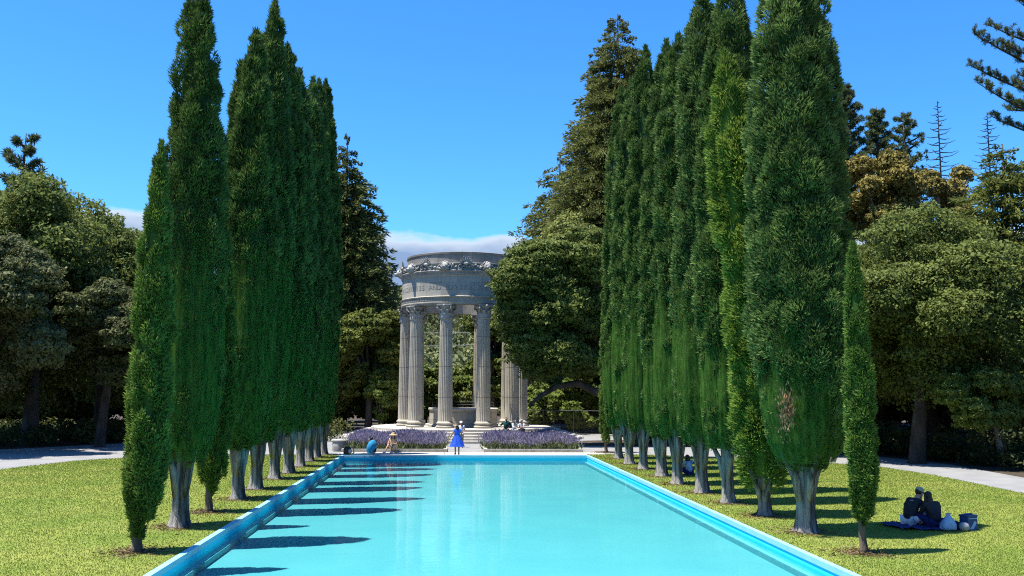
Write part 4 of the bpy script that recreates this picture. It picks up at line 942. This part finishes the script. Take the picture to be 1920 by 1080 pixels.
# ------------------------------------------------------------------ people
def skinned(verts, radii, edges, level=1):
    me = bpy.data.meshes.new('s'); me.from_pydata([tuple(v) for v in verts], edges, []); o = bpy.data.objects.new('s', me); COL.objects.link(o)
    o.modifiers.new('skin', 'SKIN').use_smooth_shade = True
    sd = me.skin_vertices[0].data
    for i, q in enumerate(radii): sd[i].radius = (q, q) if not hasattr(q, '__len__') else q; sd[i].use_root = i == 0
    sb = o.modifiers.new('sub', 'SUBSURF'); sb.levels = level; sb.render_levels = level
    bpy.context.view_layer.update()
    ev = o.evaluated_get(bpy.context.evaluated_depsgraph_get()); tm = ev.to_mesh()
    V = [tuple(v.co) for v in tm.vertices]; F = [tuple(p.vertices) for p in tm.polygons]; ev.to_mesh_clear()
    bpy.data.objects.remove(o); return V, F
def vv(*a): return np.array(a, float)
STAND = dict(pel=(0, 0, .93), spi=(0, .01, 1.10), che=(0, 0, 1.30), nec=(0, -.01, 1.45), hea=(0, .02, 1.56),
             shL=(-.17, 0, 1.38), elL=(-.24, -.02, 1.10), wrL=(-.26, .08, .86), shR=(.17, 0, 1.38), elR=(.24, -.02, 1.10), wrR=(.26, .08, .86),
             hiL=(-.09, 0, .88), knL=(-.10, .02, .48), anL=(-.10, -.02, .08), toL=(-.11, .13, .03), hiR=(.09, 0, .88), knR=(.10, .02, .48), anR=(.10, -.02, .08), toR=(.11, .13, .03))
def lerp(a, b, t): return a + (b - a) * t
def person(label, loc_, face, pose, clothes, hair='hair', hairlen=0.0, hat=None, skin='skin', scale=1.0, group=None):
    """face: heading in degrees, 0 looks along +Y, anticlockwise"""
    J = {k: vv(*v) for k, v in {**STAND, **pose}.items()}
    root = empty('person', loc_, math.radians(face)); tag(root, label, 'person', group); root.scale = (scale,) * 3
    body = MB()
    V = ['pel', 'spi', 'che', 'nec', 'hea', 'shL', 'elL', 'wrL', 'shR', 'elR', 'wrR', 'hiL', 'knL', 'anL', 'toL', 'hiR', 'knR', 'anR', 'toR']
    R = [(.14, .10), (.125, .095), (.14, .10), .055, .07, .058, .042, .03, .058, .042, .03, .085, .056, .038, .035, .085, .056, .038, .035]
    E = [('pel', 'spi'), ('spi', 'che'), ('che', 'nec'), ('nec', 'hea'), ('che', 'shL'), ('shL', 'elL'), ('elL', 'wrL'), ('che', 'shR'), ('shR', 'elR'), ('elR', 'wrR'),
         ('pel', 'hiL'), ('hiL', 'knL'), ('knL', 'anL'), ('anL', 'toL'), ('pel', 'hiR'), ('hiR', 'knR'), ('knR', 'anR'), ('anR', 'toR')]
    body.add(*skinned([J[k] for k in V], R, [(V.index(a), V.index(b)) for a, b in E]))
    hd = J['hea']; f = unit(vv(*pose.get('look', (0, 1, 0)))); upv = unit(vv(0, 0, 1) - f * f[2] * .9); side = np.cross(f, upv)
    def H(a, b_, c_): return hd + side * a + f * b_ + upv * c_
    hs_ = MB(); hs_.ball((0, 0, 0), (.076, .095, .118), 16, 12)
    body.add([H(*p) for p in hs_.v], hs_.f)
    for p, q in (((0, .098, -.012), (.014, .024, .026)), ((-.078, 0, -.005), (.012, .022, .032)), ((.078, 0, -.005), (.012, .022, .032)), ((0, .075, -.085), (.03, .025, .028)), ((0, .092, -.052), (.026, .010, .008))):
        t_ = MB(); t_.ball((0, 0, 0), q, 8, 6); body.add([H(p[0] + a[0], p[1] + a[1], p[2] + a[2]) for a in t_.v], t_.f)
    for s_ in 'LR':                                     # palm, four fingers and a thumb
        w_, e = J['wr' + s_], J['el' + s_]; d = unit(w_ - e); k = unit(np.cross(d, vv(0, 0, 1) if abs(d[2]) < .9 else vv(0, 1, 0))); n_ = np.cross(k, d)
        body.tube([w_ - d * .01, w_ + d * .04, w_ + d * .085], [.026, .036, .034], 8)
        for j in range(4):
            L = (.062, .074, .07, .055)[j]; o_ = k * (.027 - .018 * j)
            body.tube([w_ + d * .075 + o_, w_ + d * (.08 + L * .5) + o_ * 1.1 + n_ * .006, w_ + d * (.08 + L) + o_ * 1.05 + n_ * .026], [.0095, .0085, .006], 6)
        body.tube([w_ + d * .025 + k * .025, w_ + d * .055 + k * .055 + n_ * .01, w_ + d * .085 + k * .062 + n_ * .02], [.012, .011, .008], 6)
    bo = body.build('body', M[skin], root, smooth='all')
    for s_ in (-1, 1): ey = MB(); ey.ball(H(.03 * s_, .086, .012), .011, 8, 6); ey.build('eye', M['hair'], root)
    hb = MB(); rr2 = random.Random(len(label))
    t_ = MB(); t_.ball((0, 0, 0), (.088, .103, .10), 16, 10, .03, rr2); hb.add([H(p[0], p[1] - .022, p[2] + .034) for p in t_.v], t_.f)
    if hairlen > 0:
        t_ = MB(); t_.ball((0, 0, 0), (.085, .05, hairlen * .55), 12, 10, .05, rr2); hb.add([H(p[0], p[1] - .085, p[2] - hairlen * .38) for p in t_.v], t_.f)
        for s_ in (-1, 1):
            t_ = MB(); t_.ball((0, 0, 0), (.032, .05, hairlen * .5), 10, 8, .05, rr2); hb.add([H(p[0] + s_ * .08, p[1] - .02, p[2] - hairlen * .35) for p in t_.v], t_.f)
    hb.build('hair', M[hair], root, smooth='all')
    if hat:
        hm = MB(); t_ = MB()
        if hat[0] == 'sun': t_.lathe([(.22, .0), (.21, .012), (.10, .03), (.098, .08), (.085, .115), (.03, .128), (0, .13)], 24, closed=False); t_.lathe([(0, .02), (.1, .018), (.22, 0)], 24, closed=False)
        else:
            t_.lathe([(.099, 0), (.102, .03), (.095, .075), (.06, .105), (0, .115)], 20, closed=False)
            t_.add([(-.075, .07, .004), (-.06, .16, -.012), (0, .185, -.016), (.06, .16, -.012), (.075, .07, .004), (-.075, .07, .014), (-.06, .16, 0), (0, .185, -.004), (.06, .16, 0), (.075, .07, .014)],
                   [(0, 1, 2, 3, 4), (9, 8, 7, 6, 5), (0, 5, 6, 1), (1, 6, 7, 2), (2, 7, 8, 3), (3, 8, 9, 4)])
        hm.add([H(p[0], p[1] - .012, p[2] + .045) for p in t_.v], t_.f); hm.build('sun_hat' if hat[0] == 'sun' else 'cap', M[hat[1]], root, smooth=45)
    for c_ in clothes:
        kind, mm = c_[0], c_[1]; mb = MB()
        if kind == 'top':                               # torso with sleeves down to a fraction of the arm
            sl_ = c_[2]; vs_ = [J['pel'] + (0, 0, -.02), J['spi'], J['che'], lerp(J['che'], J['nec'], .55), J['shL'], J['shR']]; rs = [(.18, .145), (.17, .14), (.178, .145), .10, .088, .088]
            ed = [(0, 1), (1, 2), (2, 3), (2, 4), (2, 5)]
            for s_, i0_ in (('L', 4), ('R', 5)):
                e = J['el' + s_]; sh = J['sh' + s_]
                if sl_ <= 1: vs_.append(lerp(sh, e, max(sl_, .25))); rs.append(.066); ed.append((i0_, len(vs_) - 1))
                else:
                    vs_.append(e); rs.append(.058); ed.append((i0_, len(vs_) - 1)); vs_.append(lerp(e, J['wr' + s_], sl_ - 1)); rs.append(.046); ed.append((len(vs_) - 2, len(vs_) - 1))
            mb.add(*skinned(vs_, rs, ed)); mb.build('shirt', M[mm], root, smooth='all')
        elif kind == 'legs':
            fr = c_[2]; vs_ = [J['pel'] + (0, 0, .03), J['hiL'], J['knL'], J['hiR'], J['knR']]; rs = [(.155, .12), .108, .078, .108, .078]; ed = [(0, 1), (1, 2), (0, 3), (3, 4)]
            if fr > 1:
                for s_, i0_ in (('L', 2), ('R', 4)): vs_.append(lerp(J['kn' + s_], J['an' + s_], fr - 1)); rs.append(.06); ed.append((i0_, len(vs_) - 1))
            else: vs_[2] = lerp(J['hiL'], J['knL'], fr); vs_[4] = lerp(J['hiR'], J['knR'], fr)
            mb.add(*skinned(vs_, rs, ed)); mb.build('trousers' if fr > 1.5 else 'shorts', M[mm], root, smooth='all')
        elif kind == 'skirt':                           # flared pleated skirt from the waist to the hem
            z0_, z1_, r0_, r1_ = c_[2:]; cx_, cy2 = J['spi'][0], J['spi'][1]
            mb.lathe([(r1_, z1_), (lerp(r0_, r1_, .62), lerp(z0_, z1_, .6)), (lerp(r0_, r1_, .25), lerp(z0_, z1_, .25)), (r0_, z0_)], 48, c=(cx_, cy2, 0), closed=False,
                     fn=lambda t, z: 1 + .075 * math.sin(t * 9 + 1.3 * math.sin(t * 2)) * (z0_ - z) / (z0_ - z1_), sy=.78)
            mb.build('skirt', M[mm], root, smooth='all')
        elif kind == 'shoes':
            for s_ in 'LR':
                a, t2 = J['an' + s_], J['to' + s_]; mb = MB(); mb.tube([a + (t2 - a) * -.25 + (0, 0, -.03), a + (0, 0, -.02), lerp(a, t2, .6), t2 + (t2 - a) * .25], [.03, .05, .046, .03], 9); mb.build('shoe', M[mm], root, smooth='all')
        elif kind == 'towel':                           # a towel wrapped round back and shoulders
            c3, r3, tl = c_[2:]
            mb.ball((0, 0, 0), r3, 20, 14, .03, rr2); rot = Matrix.Rotation(tl, 3, 'Y')
            mb.v = [tuple(rot @ Vector(p) + Vector(c3)) for p in mb.v]; mb.build('towel', M[mm], root, smooth='all')
    return root
# woman in blue at the pool's far edge, looking towards the temple
person('woman in cobalt blue sleeveless dress standing at the far pool edge, back to the camera', (.69, 52.42, .034), 3,
       dict(elL=(-.31, -.05, 1.14), wrL=(-.42, .05, .93), elR=(.27, -.04, 1.12), wrR=(.30, .10, .92)),
       [('top', 'blue', .25), ('skirt', 'blue', 1.12, .46, .16, .42), ('shoes', 'black')], hairlen=.22, skin='skin_tan', scale=.97)
person('person in pale shirt walking down towards the pool behind the woman in blue', (1.02, 59.6, 0), 180, dict(wrL=(-.2, .2, 1.05), wrR=(.22, .18, 1.0)), [('top', 'white', .7), ('legs', 'grey', 1.9), ('shoes', 'grey')], hat=('cap', 'white'), scale=.97)
person('person crouching at the far pool edge wrapped in a teal towel', (-4.0, 52.5, .006), 20,
       dict(pel=(0, -.10, .26), spi=(0, -.03, .42), che=(0, .08, .60), nec=(0, .14, .72), hea=(.02, .18, .83), shL=(-.16, .09, .66), elL=(-.2, .25, .45), wrL=(-.08, .38, .42), shR=(.16, .09, .66), elR=(.24, .24, .45), wrR=(.10, .38, .42),
            hiL=(-.1, -.05, .25), knL=(-.16, .32, .42), anL=(-.15, .08, .07), toL=(-.17, .22, .03), hiR=(.1, -.05, .25), knR=(.16, .32, .42), anR=(.15, .08, .07), toR=(.17, .22, .03)),
       [('top', 'black', .8), ('legs', 'black', 1.3), ('towel', 'teal', (-.03, -.04, .42), (.25, .17, .38), .35)], skin='skin_tan', scale=1.05)
person('woman in straw sun hat and cream dress sitting on the kerb of the lavender bed', (-2.95, 54.86, 0), 165,
       dict(pel=(0, -.06, .26), spi=(0, -.03, .44), che=(0, .02, .62), nec=(0, .05, .77), hea=(0, .08, .88), shL=(-.17, .02, .70), elL=(-.24, .18, .48), wrL=(-.10, .34, .46), shR=(.17, .02, .70), elR=(.26, .12, .46), wrR=(.12, .32, .50),
            hiL=(-.09, -.02, .26), knL=(-.10, .38, .46), anL=(-.06, .50, .08), toL=(-.06, .64, .03), hiR=(.09, -.02, .26), knR=(.16, .36, .44), anR=(.26, .56, .08), toR=(.32, .68, .03)),
       [('top', 'cream', .3), ('legs', 'cream', .95), ('shoes', 'white')], hair='hair_brown', hairlen=.30, hat=('sun', 'straw'), scale=1.08)
GP = 'people at the temple steps'
person('person in dark green clothes standing at the temple steps, one hand on hip', (4.16, 64.0, 0), 170, dict(elL=(-.30, -.08, 1.15), wrL=(-.17, .08, 1.0), elR=(.36, -.06, 1.16), wrR=(.22, .08, .98)), [('top', 'dgreen', 1.5), ('legs', 'dgreen', 1.9), ('shoes', 'black')], scale=1.06, group=GP)
SIT = dict(pel=(0, -.05, .10), spi=(0, -.03, .28), che=(0, .03, .47), nec=(0, .06, .62), hea=(0, .09, .73), shL=(-.17, .03, .55), elL=(-.22, .18, .34), wrL=(-.10, .36, .32), shR=(.17, .03, .55), elR=(.22, .18, .34), wrR=(.10, .36, .32),
           hiL=(-.09, 0, .10), knL=(-.11, .42, .14), anL=(-.11, .46, -.28), toL=(-.12, .60, -.32), hiR=(.09, 0, .10), knR=(.11, .42, .14), anR=(.11, .46, -.28), toR=(.12, .60, -.32))
person('person with dark hair in white shirt sitting on the temple steps, left of two', (4.95, 67.0, .69), 205, SIT, [('top', 'pale', 1.6), ('legs', 'grey', 1.2), ('shoes', 'white')], hairlen=.2, group=GP)
person('person in white shirt and dark trousers sitting on the temple steps, right of two', (5.5, 67.2, .69), 150, SIT, [('top', 'white', .8), ('legs', 'black', 1.9), ('shoes', 'black')], hat=('cap', 'grey'), group=GP)
FLOORSIT = {**SIT, 'pel': (0, -.05, .12), 'knL': (-.22, .36, .30), 'anL': (-.06, .44, .07), 'toL': (.06, .52, .05), 'knR': (.22, .36, .28), 'anR': (.08, .52, .07), 'toR': (-.05, .58, .05), 'hiL': (-.1, 0, .12), 'hiR': (.1, 0, .12)}
person('person in pale blue top sitting on the grass behind the right cypress trunks', (10.45, 40.0, .004), 30, FLOORSIT, [('top', 'plastic', 1.5), ('legs', 'navy', 1.9), ('shoes', 'black')], hairlen=.25, group='picnickers on the grass')
# picnic couple on the right lawn
LEAN = {**FLOORSIT, 'spi': (0, .0, .30), 'che': (0, .13, .50), 'nec': (0, .24, .64), 'hea': (0, .33, .74), 'shL': (-.18, .15, .57), 'shR': (.18, .15, .57), 'elL': (-.24, .34, .36), 'wrL': (-.08, .50, .42), 'elR': (.24, .34, .36), 'wrR': (.10, .50, .44), 'look': (0, 1, -.35)}
person('man in khaki cap and black T-shirt sitting on the blue picnic blanket', (12.42, 24.62, .03), -72, LEAN, [('top', 'black', .75), ('legs', 'white', 1.9), ('shoes', 'white')], hat=('cap', 'khaki'), scale=1.1, group='picnickers on the grass')
person('woman in black top with dark hair sitting on the blanket, back to the camera', (12.86, 24.22, .03), 12, {**FLOORSIT, 'che': (-.03, .06, .47), 'nec': (-.06, .08, .62), 'hea': (-.07, .11, .735), 'shL': (-.21, .05, .54), 'shR': (.16, .05, .55)}, [('top', 'black', 1.7), ('legs', 'navy', 1.9), ('shoes', 'white')], hairlen=.30, scale=1.06, group='picnickers on the grass')
bk = MB(); rr3 = np.random.default_rng(8); n1, n2 = 22, 14
for j in range(n2):
    for i in range(n1):
        u, v_ = i / (n1 - 1), j / (n2 - 1); bk.v.append((11.75 + 1.75 * u + .06 * math.sin(v_ * 7), 23.75 + 1.25 * v_ + .07 * math.sin(u * 9), .018 + .03 * abs(math.sin(u * 11 + v_ * 5)) + (.05 * rr3.random() if u < .25 else .015 * rr3.random())))
bk.f = [(j * n1 + i, j * n1 + i + 1, (j + 1) * n1 + i + 1, (j + 1) * n1 + i) for j in range(n2 - 1) for i in range(n1 - 1)]
tag(bk.build('picnic_blanket', M['navy'], smooth='all'), 'crumpled navy blue picnic blanket spread on the right lawn', 'blanket')
pb = MB()
pb.lathe([(.02, 0), (.19, .005), (.215, .05), (.20, .14), (.15, .24), (.09, .32), (.05, .37), (.07, .42)], 22, closed=False, fn=lambda t, z: 1 + .10 * math.sin(5 * t + z * 9) + .06 * math.sin(11 * t - z * 15), sy=.7)
o = pb.build('plastic_bag', M['plastic'], smooth='all'); o.location = (12.98, 23.72, .03); tag(o, 'pale blue plastic bag standing on the blanket beside the woman in black', 'bag')
cl = empty('cooler_bag', (13.62, 23.9, .004), .35); tag(cl, 'blue square cooler bag with pale print at right end of the picnic', 'cooler bag')
q = MB(); q.box((0, 0, .17), (.36, .26, .34), taper=.97); q.build('body', M['cooler'], cl)
q = MB(); q.box((0, 0, .365), (.37, .27, .045)); q.build('lid', M['cooler'], cl)
q = MB(); q.add([(-.15, -.136, .03), (.02, -.136, .03), (.14, -.136, .2), (.05, -.136, .24), (-.03, -.136, .13)], [(0, 1, 2, 3, 4)]); q.box((0, -.134, .30), (.30, .006, .02)); q.build('print', M['cooler_print'], cl)
q = MB(); q.tube([(-.16, 0, .38), (-.12, 0, .41), (.12, 0, .41), (.16, 0, .38)], .014, 6); q.build('handle', M['cooler'], cl)
q = MB(); q.ball((0, 0, .11), (.13, .12, .12), 14, 10, .04, random.Random(3)); o = q.build('round_cushion', M['grey'], smooth='all'); o.location = (13.36, 23.66, .004); tag(o, 'round pale grey cushion on the grass in front of the cooler bag', 'cushion')
q = MB(); q.lathe([(.03, 0), (.17, .01), (.19, .09), (.15, .17), (.06, .21), (0, .2)], 14, closed=False, fn=lambda t, z: 1 + .12 * math.sin(3 * t + z * 10), sy=.7); o = q.build('tote_bag', M['black'], smooth='all'); o.location = (13.26, 23.98, .02); tag(o, 'slumped black tote bag between the plastic bag and the cooler', 'bag')
# backpack at the pool corner
bp_ = empty('backpack', (-5.35, 52.75, .004), .25); tag(bp_, 'black and grey backpack lying at the far left pool corner', 'backpack')
q = MB(); q.lathe([(.10, 0), (.21, .03), (.23, .18), (.21, .34), (.13, .44), (.04, .47)], 16, fn=lambda t, z: 1 + .05 * math.sin(4 * t), sy=.62); q.build('main_bag', M['black'], bp_, smooth='all')
q = MB(); q.ball((.12, -.10, .20), (.12, .07, .15), 12, 8); q.build('front_pocket', M['grey'], bp_, smooth='all')
for s_ in (-1, 1):
    q = MB(); q.tube([(.22, s_ * .08, .40), (.34, s_ * .10, .30), (.36, s_ * .1, .12), (.24, s_ * .09, .03)], .018, 6); q.build('strap', M['grey'], bp_, smooth='all')
